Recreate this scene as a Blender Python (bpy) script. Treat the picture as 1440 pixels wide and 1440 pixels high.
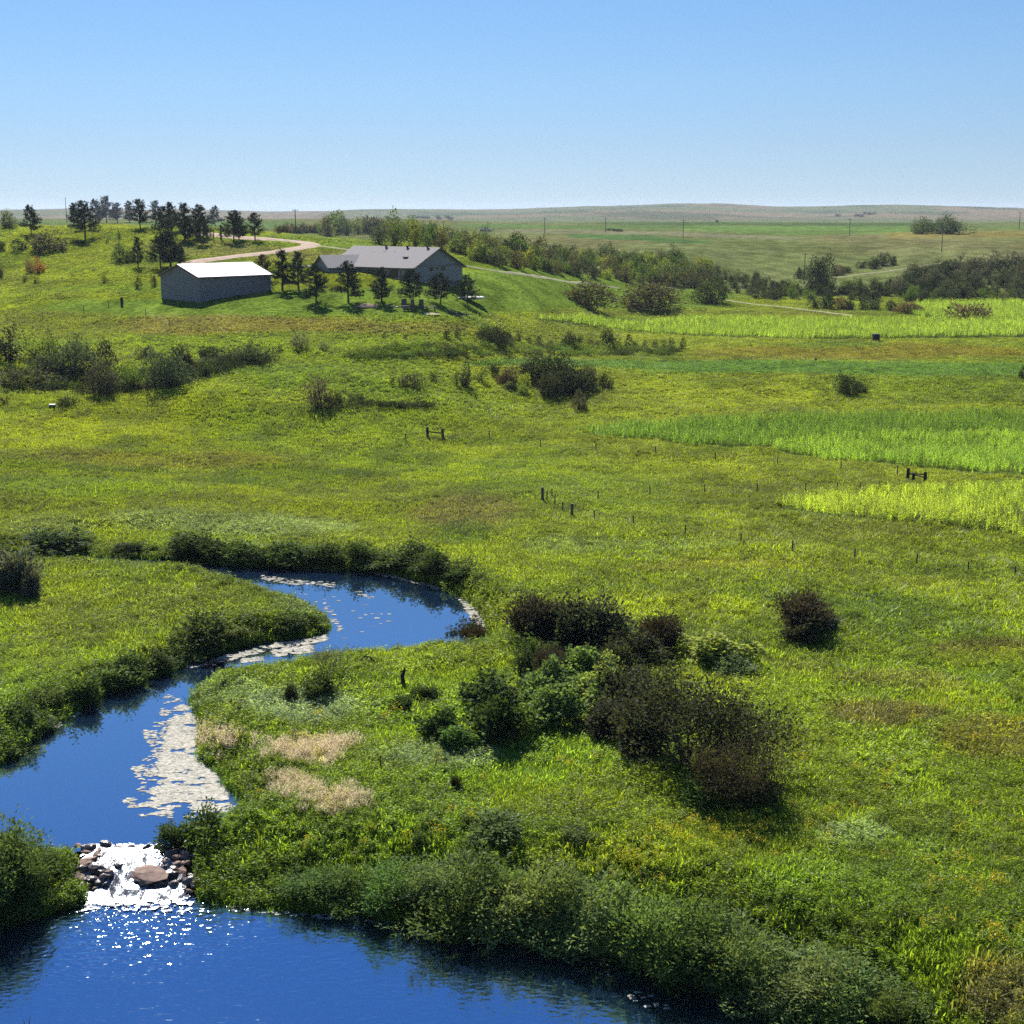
import bpy, math, random
import numpy as np
from mathutils import Vector, Matrix, Euler
random.seed(4); rng = np.random.default_rng(7)
R = math.radians
scene = bpy.context.scene
for o in list(bpy.data.objects): bpy.data.objects.remove(o)
col = scene.collection

# ------------------------------------------------------------------ camera, sky, sun, exposure
F_PX = 1978.0; CAM_Z = 30.0; PITCH = math.atan(422/F_PX)
cam_data = bpy.data.cameras.new('camera'); cam = bpy.data.objects.new('camera', cam_data); col.objects.link(cam)
cam_data.sensor_width = 36; cam_data.lens = 36*F_PX/1440
cam_data.clip_start = 0.5; cam_data.clip_end = 40000
cam.location = (0, 0, CAM_Z); cam.rotation_euler = (math.pi/2-PITCH, 0, 0)
scene.camera = cam
SUN_EL, SUN_AZ = R(42), R(-16)          # ahead of the camera, a little to its left
w = bpy.data.worlds.new('World'); scene.world = w; w.use_nodes = True
wn = w.node_tree.nodes; wl = w.node_tree.links; wn.clear()
sky = wn.new('ShaderNodeTexSky'); sky.sky_type = 'NISHITA'; sky.sun_disc = False
sky.sun_elevation = SUN_EL; sky.sun_rotation = SUN_AZ
sky.air_density = 0.8; sky.dust_density = 0.0; sky.ozone_density = 4.0; sky.altitude = 0
hs = wn.new('ShaderNodeVectorMath'); hs.operation = 'MULTIPLY'      # sky tint by height, same all round; low band brightened so the pool reflects paler
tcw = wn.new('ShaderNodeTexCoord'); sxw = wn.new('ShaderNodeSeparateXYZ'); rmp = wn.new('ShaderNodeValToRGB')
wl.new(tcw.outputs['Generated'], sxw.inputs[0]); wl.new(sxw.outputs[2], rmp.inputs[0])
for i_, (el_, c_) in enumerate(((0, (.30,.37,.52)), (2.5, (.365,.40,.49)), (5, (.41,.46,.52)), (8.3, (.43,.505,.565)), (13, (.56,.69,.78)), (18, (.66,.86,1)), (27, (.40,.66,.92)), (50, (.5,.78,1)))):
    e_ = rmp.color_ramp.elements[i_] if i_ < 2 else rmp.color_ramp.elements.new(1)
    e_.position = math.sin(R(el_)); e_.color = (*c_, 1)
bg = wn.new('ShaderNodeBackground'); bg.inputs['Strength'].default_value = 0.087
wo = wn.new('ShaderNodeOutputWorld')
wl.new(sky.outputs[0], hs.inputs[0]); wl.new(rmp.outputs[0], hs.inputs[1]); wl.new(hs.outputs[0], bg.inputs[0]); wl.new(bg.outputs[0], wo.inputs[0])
sd = bpy.data.lights.new('sun', 'SUN'); sd.energy = 5.0; sd.angle = R(0.55); sd.color = (1.0, 0.95, 0.86)
sun = bpy.data.objects.new('sun', sd); col.objects.link(sun)
sv = Vector((math.sin(SUN_AZ)*math.cos(SUN_EL), math.cos(SUN_AZ)*math.cos(SUN_EL), math.sin(SUN_EL)))
sun.rotation_euler = sv.to_track_quat('Z', 'Y').to_euler(); sun.location = (0, 0, 80)
scene.view_settings.view_transform = 'Standard'; scene.view_settings.look = 'None'
scene.view_settings.exposure = 1.06; scene.view_settings.gamma = 1; scene.view_settings.use_curve_mapping = False
scene.render.engine = 'CYCLES'
scene.cycles.max_bounces = 6; scene.cycles.diffuse_bounces = 2; scene.cycles.glossy_bounces = 3
scene.cycles.transmission_bounces = 3; scene.cycles.transparent_max_bounces = 6; scene.cycles.volume_bounces = 0
scene.cycles.use_denoising = False; scene.cycles.denoiser = 'OPENIMAGEDENOISE'
scene.cycles.sample_clamp_indirect = 4

# ------------------------------------------------------------------ small maths helpers
def hash2(ix, iy, s=0):
    n = (ix.astype(np.int64)*374761393 + iy.astype(np.int64)*668265263 + s*974634777) & 0x7fffffff
    n = ((n ^ (n >> 13))*1274126177) & 0x7fffffff
    return ((n ^ (n >> 16)) & 0xffff)/65535.0
def vnoise(x, y, s=0):
    ix = np.floor(x); iy = np.floor(y); fx = x-ix; fy = y-iy
    fx = fx*fx*(3-2*fx); fy = fy*fy*(3-2*fy)
    a = hash2(ix, iy, s); b = hash2(ix+1, iy, s); c = hash2(ix, iy+1, s); d = hash2(ix+1, iy+1, s)
    return (a*(1-fx)+b*fx)*(1-fy)+(c*(1-fx)+d*fx)*fy
def fbm(x, y, s=0, o=4):
    t = 0; amp = .5; tot = 0
    for k in range(o):
        t = t+amp*vnoise(x*2**k+17.3*k, y*2**k-9.1*k, s+k); tot += amp; amp *= .5
    return t/tot
def sstep(a, b, x):
    t = np.clip((x-a)/(b-a), 0, 1); return t*t*(3-2*t)
CP, SP = math.cos(PITCH), math.sin(PITCH)
def ray(u, v):                     # photograph pixel (1440 wide) -> slopes x/y and (z-30)/y
    yc = F_PX*CP+(720-v)*SP
    return (u-720)/yc, (-F_PX*SP+(720-v)*CP)/yc
def proj(x, y, z):
    dz = z-CAM_Z; dep = y*CP-dz*SP; up = y*SP+dz*CP
    return 720+F_PX*x/dep, 720-F_PX*up/dep
def onz(u, v, z):
    a, b = ray(u, v); y = (z-CAM_Z)/b; return (a*y, y)

# ------------------------------------------------------------------ creek outlines (water level 0 above the weir, -0.8 below)
UP_PX = [(-260,772),(-100,770),(0,775),(120,783),(250,789),(330,797),(420,799),(520,804),(560,811),(610,824),(650,842),(675,862),
 (686,888),(684,912),(672,925),(630,920),(560,926),(500,932),(440,940),(390,948),(340,957),(300,962),(272,970),(266,985),(277,1010),(281,1035),
 (277,1065),(300,1082),(318,1107),(342,1133),(332,1152),(285,1165),(240,1185),(232,1190),(112,1190),(100,1198),(60,1195),(0,1190),(-120,1190),
 (-200,1150),(-120,1110),(0,1077),(50,1041),(110,1001),(150,976),(210,957),(260,937),(300,921),(360,906),(440,895),
 (466,884),(462,872),(440,860),(400,845),(350,832),(300,815),(200,797),(100,790),(0,784),(-260,780)]
LO_PX = [(-300,1320),(-100,1318),(0,1302),(60,1291),(130,1270),(150,1262),(268,1266),(330,1277),(400,1282),(520,1293),(600,1306),(700,1322),
 (800,1338),(900,1355),(960,1372),(1050,1398),(1110,1427),(1160,1450),(1260,1520),(1400,1640),(-600,1640),(-600,1400)]
UP = np.array([onz(u, v, 0.0) for u, v in UP_PX]); LO = np.array([onz(u, v, -0.8) for u, v in LO_PX])
LO = LO[:-2]; LO = np.vstack([LO, [[34, 30], [-34, 30]]])
WEIR = np.array([onz(112,1187,0), onz(238,1187,0), onz(285,1272,-.8), onz(128,1275,-.8)])
def sdist(px, py, poly):           # signed distance, negative inside
    d2 = np.full(px.shape, 1e18); ins = np.zeros(px.shape, bool); n = len(poly)
    for i in range(n):
        ax, ay = poly[i]; bx, by = poly[(i+1) % n]; ex, ey = bx-ax, by-ay
        t = np.clip(((px-ax)*ex+(py-ay)*ey)/(ex*ex+ey*ey+1e-12), 0, 1)
        d2 = np.minimum(d2, (px-ax-t*ex)**2+(py-ay-t*ey)**2)
        c = ((ay > py) != (by > py)) & (px < (bx-ax)*(py-ay)/(by-ay+1e-12)+ax); ins ^= c
    d = np.sqrt(d2); return np.where(ins, -d, d)
def inpoly(px, py, poly):
    ins = np.zeros(np.shape(px), bool); n = len(poly)
    for i in range(n):
        ax, ay = poly[i]; bx, by = poly[(i+1) % n]
        ins ^= ((ay > py) != (by > py)) & (px < (bx-ax)*(py-ay)/(by-ay+1e-12)+ax)
    return ins

# ------------------------------------------------------------------ lie of the land: control points (u, v, distance) -> smooth surface
CT = []
def cu(u, v, d): a, b = ray(u, v); CT.append((a, math.log(d), CAM_Z+b*d))
def cz(a, y, z): CT.append((a, math.log(y), z))
for a in (-.9, -.45, -.2, 0, .2, .45, .9):
    for y, z in ((32, 2.6), (50, 1.8), (62, 1.2), (80, 1.15), (105, 1.2), (135, 1.3)): cz(a, y, z)
for a, v_, d in ((0,600,182),(0,550,203),(0,480,246),(0,430,285),(0,400,310),(0,370,335),(0,340,362),(0,318,388),(0,660,158),
    (150,600,184),(150,550,202),(150,480,242),(150,425,275),(150,380,312),(150,345,350),(150,316,384),
    (300,620,182),(300,560,200),(300,520,217),(300,470,240),(300,425,262),(300,385,300),(300,350,335),(300,322,372),
    (450,620,186),(450,560,203),(450,500,226),(450,460,247),(450,425,263),(450,395,288),(450,360,325),(450,335,365),
    (560,422,266),(620,600,194),(620,560,206),(620,500,230),(620,460,249),(620,428,264),(620,412,285),(620,380,322),
    (720,600,198),(720,550,220),(720,500,248),(720,460,282),(720,425,305),(720,400,325),(720,382,345),(720,350,470),(720,335,720),
    (860,600,199),(860,540,231),(860,500,271),(860,475,302),(860,443,354),(860,430,374),(860,405,400),(860,380,450),(860,352,560),(860,337,660),
    (1000,600,199),(1000,540,231),(1000,500,271),(1000,475,302),(1000,443,358),(1000,422,400),(1000,400,440),(1000,375,490),(1000,350,565),(1000,337,660),
    (1150,600,199),(1150,540,231),(1150,500,271),(1150,475,302),(1150,443,358),(1150,420,410),(1150,400,450),(1150,384,490),(1150,352,570),(1150,335,680),
    (1324,600,199),(1324,540,231),(1324,500,271),(1324,475,302),(1324,447,350),(1324,415,420),(1324,385,470),(1324,356,520),(1324,335,660),
    (1440,600,199),(1440,540,231),(1440,500,271),(1440,475,302),(1440,447,350),(1440,415,420),(1440,380,480),(1440,352,530),(1440,333,660),
    (860,325,900),(1000,325,900),(1150,325,900),(1324,325,850),(1440,325,850),(720,322,1000)): cu(a, v_, d)
for u in (-400, 0, 150, 300, 400): cz((u-720)/2022, 470, 21.5); cz((u-720)/2022, 700, 17)
for u in (450, 600): cu(u, 335 if u == 450 else 342, 400); cz((u-720)/2022, 560, 15); cz((u-720)/2022, 800, 17.5)
for u in (-500, -250): cu(u, 320, 388); cu(u, 400, 310); cu(u, 480, 246); cu(u, 600, 182)
for u in (1700, 2000): cu(u, 600, 199); cu(u, 475, 302); cu(u, 415, 420); cu(u, 352, 530)
for u, v_ in ((-400,298),(0,297),(90,297),(200,297),(310,298),(400,300),(500,302),(560,300)): cu(u, 309, 1500); cu(u, 308 if u < 100 else 312, 2500)
for u in (740, 900, 1060, 1200, 1350, 1440, 1700, 2000): cu(u, 313.5, 1500); cu(u, 312, 2500)
for u, v_ in ((-500,295),(0,294.5),(100,294),(200,296),(330,296),(400,298),(470,299),(520,298.5),(570,296),(620,295.5),(700,294),(740,292.5),(790,290.5),(850,289.5),(900,287.8),
    (960,287),(1000,287.2),(1050,290.5),(1090,293),(1150,293),(1200,290.2),(1250,289.5),(1300,290.8),(1340,291.2),(1400,291),(1440,292),(1700,292),(2000,293)):
    cu(u, v_, 5000); cu(u, v_+12, 3500); a, b = ray(u, v_); cz(a, 9500, CAM_Z+b*5000-25)
CT = np.array(CT); SQ = .35                       # weight of the log-distance axis against the bearing axis
def kern(r2): return np.sqrt(r2+.0006)
_P = np.stack([CT[:, 0], CT[:, 1]*SQ], 1)
_A = kern(((_P[:, None]-_P[None])**2).sum(-1)); n_ = len(_P)
_M = np.zeros((n_+3, n_+3)); _M[:n_, :n_] = _A+np.eye(n_)*2e-3*-1; _M[:n_, n_] = 1; _M[:n_, n_+1:] = _P; _M[n_, :n_] = 1; _M[n_+1:, :n_] = _P.T
_W = np.linalg.solve(_M, np.concatenate([CT[:, 2], [0, 0, 0]]))
def land_raw(a, q):
    out = np.empty(a.size); A = a.ravel(); Q = q.ravel()*SQ
    for i in range(0, a.size, 40000):
        s = slice(i, i+40000)
        r2 = (A[s, None]-_P[None, :, 0])**2+(Q[s, None]-_P[None, :, 1])**2
        out[s] = kern(r2)@_W[:n_]+_W[n_]+A[s]*_W[n_+1]+Q[s]*_W[n_+2]
    return out.reshape(a.shape)
def row_dist():
    q = [math.log(22)]
    while q[-1] < math.log(9500):
        y = math.exp(q[-1]); q.append(q[-1]+(.012 if y < 44 else .0042 if y < 135 else .0062 if y < 420 else .011 if y < 1200 else .022))
    return np.array(q)
QS = row_dist()
AS = np.concatenate([np.linspace(-1.6, -.46, 30)[:-1], np.linspace(-.46, .46, 560), np.linspace(.46, 1.6, 30)[1:]])
GA, GQ = np.meshgrid(AS, QS)
GY = np.exp(GQ); GX = GA*GY
GZ0 = land_raw(*[g[::4, ::4] for g in (GA, GQ)])   # smooth, so every fourth sample is enough
def upsample(Z, rows, cols, R_, C_):
    T = np.array([np.interp(C_, cols, r) for r in Z]); return np.array([np.interp(R_, rows, T[:, j]) for j in range(T.shape[1])]).T
GZ = upsample(GZ0, QS[::4], AS[::4], QS, AS)
if QS[-1] > QS[::4][-1]:
    pass
near = sstep(60, 90, GY)
GZ = GZ+(fbm(GX/30, GY/17, 3, 3)-.5)*2.3*sstep(60, 150, GY)*(1-.6*sstep(150, 300, GY))+(fbm(GX/7, GY/7, 9, 2)-.5)*.35
GZ = GZ+(fbm(GX/160, GY/160, 21, 4)-.5)*4*sstep(450, 800, GY)+(fbm(GX/450, GY/800, 31, 5)-.5)*34*sstep(2600, 4500, GY)*(1-.3*sstep(4500, 5200, GY))
m = GY < 175
du = np.full(GX.shape, 99.); dl = du.copy(); dw = du.copy()
du[m] = sdist(GX[m], GY[m], UP); dl[m] = sdist(GX[m], GY[m], LO); dw[m] = sdist(GX[m], GY[m], WEIR)
wob = (fbm(GX/1.6, GY/1.6, 5, 2)-.5)*.7
def carve(Z, d, zw, width, deep=1.1):
    e = d+wob*(d > -1)
    out = zw-.25+(Z-zw+.25)*sstep(0, width, e); ins = zw-.25-deep*sstep(0, 1.6, -e)
    return np.where(e < 0, np.minimum(ins, Z), np.minimum(out, Z))
GZ = carve(GZ, du, 0.0, 2.6); GZ = carve(GZ, dl, -.8, 6.5)
yw0, yw1 = WEIR[0][1], WEIR[3][1]
zweir = -.22-.8*sstep(0, 1, (yw0-GY)/(yw0-yw1))
GZ = np.where(dw < 2, zweir*(1-sstep(-.2, 2, dw))+GZ*sstep(-.2, 2, dw), GZ)
GZ = GZ.astype(np.float64)
def hgt(x, y):
    x = np.asarray(x, float); y = np.maximum(np.asarray(y, float), 22.1)
    fa = np.interp(x/y, AS, np.arange(len(AS))); fq = np.interp(np.log(y), QS, np.arange(len(QS)))
    i = np.clip(fa.astype(int), 0, len(AS)-2); j = np.clip(fq.astype(int), 0, len(QS)-2); s = fa-i; t = fq-j
    return (GZ[j, i]*(1-s)+GZ[j, i+1]*s)*(1-t)+(GZ[j+1, i]*(1-s)+GZ[j+1, i+1]*s)*t
_ys = np.exp(np.linspace(math.log(40), math.log(8000), 6000))
def at(u, v, far=None):            # first point of the land seen at pixel (u, v)
    a, b = ray(u, v); z = hgt(a*_ys, _ys); h = np.nonzero(z >= CAM_Z+b*_ys)[0]
    k = h[0] if len(h) else (np.argmin(np.abs(_ys-far)) if far else int(np.argmin((CAM_Z+b*_ys-z)/_ys)))
    y = _ys[k]; return Vector((a*y, y, float(z[k])))
def mperpx(p): return (p.y*CP-(p.z-CAM_Z)*SP)/F_PX

ROADS = [([(262,372),(285,367),(315,363),(350,359),(385,355),(415,350),(437,346),(428,341),(400,338),(360,335.5),(325,333),(300,330),(270,327)], 5.2),
 ([(434,345),(455,347),(480,350),(505,354),(540,358)], 2.0), ([(640,371),(670,377),(700,382),(735,386),(775,392),(822,398),(870,405)], 2.0),
 ([(1016,421),(1045,426),(1080,430),(1120,434),(1165,440),(1200,445)], 1.7), ([(1170,391),(1210,386),(1260,380),(1310,372),(1345,368)], 2.1)]
def road_near(x, y, extra=.4):
    out = np.zeros(x.shape, bool)
    for P, w_ in ROADS:
        W_ = [at(u, v) for u, v in P]
        for a, b in zip(W_, W_[1:]):
            ex, ey = b.x-a.x, b.y-a.y; t = np.clip(((x-a.x)*ex+(y-a.y)*ey)/(ex*ex+ey*ey), 0, 1); out |= np.hypot(x-a.x-t*ex, y-a.y-t*ey) < w_/2+extra
    return out
ORD = 'first second third fourth fifth sixth seventh eighth ninth tenth eleventh twelfth thirteenth fourteenth fifteenth sixteenth seventeenth eighteenth nineteenth twentieth'.split()
def ordinal(i): return ORD[i] if i < 20 else ('twenty ' if i < 29 else 'thirty ' if i < 39 else 'forty ' if i < 49 else 'fifty ')+ORD[(i+1) % 10-1] if (i+1) % 10 else {30: 'thirtieth', 40: 'fortieth', 50: 'fiftieth', 60: 'sixtieth'}.get(i+1, 'last')
# ------------------------------------------------------------------ mesh and object helpers
def mesh_np(name, V, faces, mats, smooth=False, fmat=None):
    V = np.asarray(V, np.float32); faces = np.asarray(faces, np.int32); k = faces.shape[1]
    me = bpy.data.meshes.new(name); me.vertices.add(len(V)); me.vertices.foreach_set('co', V.ravel())
    me.loops.add(faces.size); me.loops.foreach_set('vertex_index', faces.ravel())
    me.polygons.add(len(faces)); me.polygons.foreach_set('loop_start', np.arange(0, faces.size, k, dtype=np.int32))
    me.polygons.foreach_set('use_smooth', np.full(len(faces), smooth))
    for m_ in (mats if isinstance(mats, (list, tuple)) else [mats]): me.materials.append(m_)
    if fmat is not None: me.polygons.foreach_set('material_index', np.asarray(fmat, np.int32))
    me.update(calc_edges=True); me.validate(); return me
def add(name, me, parent=None, loc=None, rz=None, sc=None, color=None):
    o = bpy.data.objects.new(name, me); col.objects.link(o)
    if parent: o.parent = parent
    if loc is not None: o.location = loc
    if rz is not None: o.rotation_euler = (0, 0, rz)
    if sc is not None: o.scale = sc if hasattr(sc, '__len__') else (sc, sc, sc)
    if color: o.color = (*color, 1)
    return o
def tag(o, label=None, cat=None, group=None, kind=None):
    if label: o['label'] = label
    if cat: o['category'] = cat
    if group: o['group'] = group
    if kind: o['kind'] = kind
    return o
class MB:                          # collects boxes, tubes and prisms into one mesh
    def __init__(s): s.v = []; s.f = []
    def poly(s, pts, faces):
        n = len(s.v); s.v += [tuple(p) for p in pts]; s.f += [tuple(i+n for i in f) for f in faces]
    def box(s, c, d, rz=0, M=None):
        x, y, z = [q/2 for q in d]; P = [Vector((i*x, j*y, k*z)) for i in (-1, 1) for j in (-1, 1) for k in (-1, 1)]
        rm = M if M is not None else Matrix.Rotation(rz, 3, 'Z'); P = [rm@p+Vector(c) for p in P]
        s.poly(P, [(0,1,3,2),(4,6,7,5),(0,4,5,1),(2,3,7,6),(0,2,6,4),(1,5,7,3)])
    def prism(s, pts, ext):        # closed outline (3D points) pushed along ext
        n = len(pts); P = [Vector(p) for p in pts]; e = Vector(ext); Q = [p+e for p in P]
        s.poly(P+Q, [tuple(range(n))[::-1], tuple(range(n, 2*n))]+[(i, (i+1) % n, n+(i+1) % n, n+i) for i in range(n)])
    def tube(s, pts, rad, k=6):
        pts = [Vector(p) for p in pts]; rad = rad if hasattr(rad, '__len__') else [rad]*len(pts); V = []; F = []
        for i, p in enumerate(pts):
            t = (pts[min(i+1, len(pts)-1)]-pts[max(i-1, 0)]).normalized(); a = t.orthogonal().normalized(); b = t.cross(a)
            for j in range(k): V.append(p+(a*math.cos(2*math.pi*j/k)+b*math.sin(2*math.pi*j/k))*rad[i])
        for i in range(len(pts)-1):
            for j in range(k): F.append((i*k+j, i*k+(j+1) % k, (i+1)*k+(j+1) % k, (i+1)*k+j))
        F += [tuple(range(k))[::-1], tuple(range((len(pts)-1)*k, len(pts)*k))]; s.poly(V, F)
    def mesh(s, name, m, smooth=False):
        me = bpy.data.meshes.new(name); me.from_pydata([tuple(v) for v in s.v], [], s.f); me.materials.append(m)
        if smooth: me.polygons.foreach_set('use_smooth', [True]*len(me.polygons))
        me.update(); return me
    def build(s, name, m, parent=None, **k):
        sm = k.pop('smooth', False); return add(name, s.mesh(name, m, sm), parent, **k)

# ------------------------------------------------------------------ materials
def mat(name):
    m = bpy.data.materials.new(name); m.use_nodes = True; nt = m.node_tree; nt.nodes.clear()
    return m, nt.nodes, nt.links
def simple(name, c, rough=.8, spec=.3, var=.15, scale=3, metal=0, bump=0):
    m, N, L = mat(name); o = N.new('ShaderNodeOutputMaterial'); p = N.new('ShaderNodeBsdfPrincipled'); L.new(p.outputs[0], o.inputs[0])
    p.inputs['Roughness'].default_value = rough; p.inputs['Specular IOR Level'].default_value = spec; p.inputs['Metallic'].default_value = metal
    tc = N.new('ShaderNodeTexCoord'); nz = N.new('ShaderNodeTexNoise'); nz.inputs['Scale'].default_value = scale; nz.inputs['Detail'].default_value = 5
    L.new(tc.outputs['Object'], nz.inputs['Vector'])
    mr = N.new('ShaderNodeMapRange'); mr.inputs['From Min'].default_value = .3; mr.inputs['From Max'].default_value = .7
    mr.inputs['To Min'].default_value = 1-var; mr.inputs['To Max'].default_value = 1+var; L.new(nz.outputs[0], mr.inputs[0])
    mx = N.new('ShaderNodeVectorMath'); mx.operation = 'SCALE'; mx.inputs[0].default_value = c; L.new(mr.outputs[0], mx.inputs['Scale']); L.new(mx.outputs[0], p.inputs['Base Color'])
    if bump:
        b = N.new('ShaderNodeBump'); b.inputs['Strength'].default_value = bump; b.inputs['Distance'].default_value = .1; L.new(nz.outputs[0], b.inputs['Height']); L.new(b.outputs[0], p.inputs['Normal'])
    return m
def leafmat(name, src, trans=.45, gloss=.07, rough=.35, c=None, tmul=(1.25, 1.15, .55)):
    # src: 'inst' = tint attribute carried by each instance, 'obj' = object colour
    m, N, L = mat(name); o = N.new('ShaderNodeOutputMaterial')
    if src == 'inst': a = N.new('ShaderNodeAttribute'); a.attribute_type = 'INSTANCER'; a.attribute_name = 'tint'; cs = a.outputs['Color']
    elif src == 'obj': a = N.new('ShaderNodeObjectInfo'); cs = a.outputs['Color']
    else: a = N.new('ShaderNodeRGB'); a.outputs[0].default_value = (*c, 1); cs = a.outputs[0]
    g = N.new('ShaderNodeNewGeometry'); mr = N.new('ShaderNodeMapRange'); L.new(g.outputs['Random Per Island'], mr.inputs[0])
    mr.inputs['To Min'].default_value = .62; mr.inputs['To Max'].default_value = 1.42
    mx = N.new('ShaderNodeVectorMath'); mx.operation = 'SCALE'; L.new(cs, mx.inputs[0]); L.new(mr.outputs[0], mx.inputs['Scale'])
    tm = N.new('ShaderNodeVectorMath'); tm.operation = 'MULTIPLY'; L.new(mx.outputs[0], tm.inputs[0]); tm.inputs[1].default_value = tmul
    d = N.new('ShaderNodeBsdfDiffuse'); t = N.new('ShaderNodeBsdfTranslucent'); gl = N.new('ShaderNodeBsdfGlossy'); gl.inputs['Roughness'].default_value = rough
    gl.inputs['Color'].default_value = (.9, .95, 1, 1)
    L.new(mx.outputs[0], d.inputs[0]); L.new(tm.outputs[0], t.inputs[0])
    m1 = N.new('ShaderNodeMixShader'); m1.inputs[0].default_value = trans; L.new(d.outputs[0], m1.inputs[1]); L.new(t.outputs[0], m1.inputs[2])
    m2 = N.new('ShaderNodeMixShader'); m2.inputs[0].default_value = gloss; L.new(m1.outputs[0], m2.inputs[1]); L.new(gl.outputs[0], m2.inputs[2])
    L.new(m2.outputs[0], o.inputs[0]); return m

# ------------------------------------------------------------------ colours of the ground cover (albedo, from what grows where)
G_MEAD = (.118, .145, .010); G_LAWN = (.092, .138, .018); G_OLIVE = (.095, .108, .016); G_YEL = (.17, .195, .014); G_BRN = (.105, .095, .03)
G_DRY = (.12, .115, .045); G_DEEP = (.038, .07, .01); G_SAGE = (.15, .19, .11); G_TAN = (.24, .22, .11); G_FRESH = (.108, .165, .018)
CORN_POLY = [
 ('yellow', [(1083,714),(1150,702),(1240,694),(1330,688),(1470,686),(1470,762),(1350,744),(1240,735),(1140,727)]),
 ('light', [(1088,628),(1170,618),(1290,612),(1760,618),(1760,676),(1360,668),(1290,658),(1200,650),(1105,641)]),
 ('green', [(800,612),(880,600),(990,593),(1200,585),(1760,581),(1760,615),(1385,606),(1230,614),(1150,618),(1092,628),(1030,632),(930,620),(865,616)]),
 ('bright', [(752,450),(830,447),(960,449),(1200,450),(1760,450),(1760,473),(1290,476),(1100,476),(980,473),(900,466),(820,458)]),
 ('bright', [(1262,437),(1290,425),(1760,425),(1760,450),(1300,447)])]
LOW_POLY = [(640,514),(700,505),(900,507),(1100,509),(1760,513),(1760,528),(1300,528),(1000,524),(860,517)]
PATCH = [ # u, v, ru, rv, colour, strength
 (270,432,230,14,G_LAWN,1),(560,425,300,22,G_LAWN,1),(720,400,190,26,G_LAWN,1),(900,420,160,12,G_LAWN,1),(400,340,120,12,G_LAWN,.5),(500,350,60,10,G_LAWN,.7),
 (330,457,210,15,(.13,.115,.03),.9),(560,462,120,10,(.13,.12,.03),.7),(60,458,130,20,G_OLIVE,.7),(420,358,110,9,(.12,.11,.04),.6),(520,318,120,14,(.1,.095,.04),.8),
 (280,350,90,12,(.11,.105,.04),.6),(60,398,120,10,G_OLIVE,.5),(110,370,90,8,G_YEL,.35),(90,385,90,6,G_YEL,.4),(160,408,120,8,G_LAWN,.6),
 (60,500,180,14,G_OLIVE,.4),(350,515,160,8,G_LAWN,.6),(250,535,120,14,G_YEL,.35),
 (55,610,110,28,G_YEL,.75),(330,560,140,14,G_YEL,.3),(560,620,140,12,G_YEL,.2),(1000,560,150,16,G_YEL,.55),(900,585,90,14,G_YEL,.4),
 (1000,440,240,6,G_OLIVE,.8),(1250,495,260,12,(.12,.11,.015),.9),(1080,500,120,12,(.12,.11,.015),.6),(1180,520,320,7,G_LAWN,.8),
 (660,727,85,28,(.115,.10,.045),.6),(650,755,50,16,G_DEEP,.5),(560,700,120,10,G_OLIVE,.4),(420,672,140,14,G_DEEP,.35),(500,690,180,14,G_YEL,.25),
 (1330,640,60,8,G_LAWN,.6),(1150,755,200,14,G_OLIVE,.6),(1000,800,120,8,G_BRN,.5),(1290,820,60,10,G_YEL,.8),(1260,812,120,16,G_OLIVE,.3),
 (940,862,230,20,(.2,.23,.014),.6),(1080,800,120,10,(.2,.22,.014),.4),(880,1290,10,1,G_YEL,.1),(1240,1008,80,22,G_BRN,.85),(1400,912,110,12,G_BRN,.7),(1270,955,100,14,G_BRN,.5),(1380,925,80,14,G_YEL,.6),(1380,975,120,20,G_YEL,.3),
 (1020,965,60,20,G_YEL,.5),(1400,1040,90,40,(.13,.11,.02),.6),(1050,700,120,20,G_OLIVE,.4),(1130,940,60,14,G_BRN,.3),
 (780,1140,120,30,G_YEL,.3),(850,1215,120,24,G_YEL,.5),(1000,1190,160,30,G_YEL,.35),(1420,1400,70,60,(.11,.095,.04),.75),(1180,1260,130,40,G_FRESH,.5),
 (700,1080,140,40,G_FRESH,.6),(860,1060,120,30,G_FRESH,.5),(600,930,120,30,G_YEL,.25),(620,1010,100,40,G_FRESH,.4),
 (430,1005,80,28,G_SAGE,.95),(610,1075,85,20,G_SAGE,.7),(330,985,60,24,G_SAGE,.5),(1200,1180,60,18,G_SAGE,.5),(220,735,90,16,G_SAGE,.35),(380,745,130,18,G_SAGE,.45),
 (60,745,70,14,G_SAGE,.3),(310,775,80,8,G_SAGE,.5),(430,860,60,14,G_SAGE,.45),(200,880,160,50,G_OLIVE,.35),(60,900,50,50,G_YEL,.3),(300,800,120,12,G_YEL,.3),
 (440,1060,62,18,G_TAN,.95),(408,1108,38,15,G_TAN,.9),(468,1132,40,18,G_TAN,.8),(308,1048,38,15,G_TAN,.75),(700,860,30,25,G_YEL,.4),
 (100,690,200,16,G_FRESH,.4),(230,650,200,12,(.12,.11,.03),.5),(900,660,160,16,G_YEL,.3),(800,770,90,14,G_SAGE,.25),
 (960,770,100,10,G_SAGE,.2),(1200,870,200,24,G_DEEP,.25),(1150,840,150,14,G_DEEP,.2)]
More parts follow.
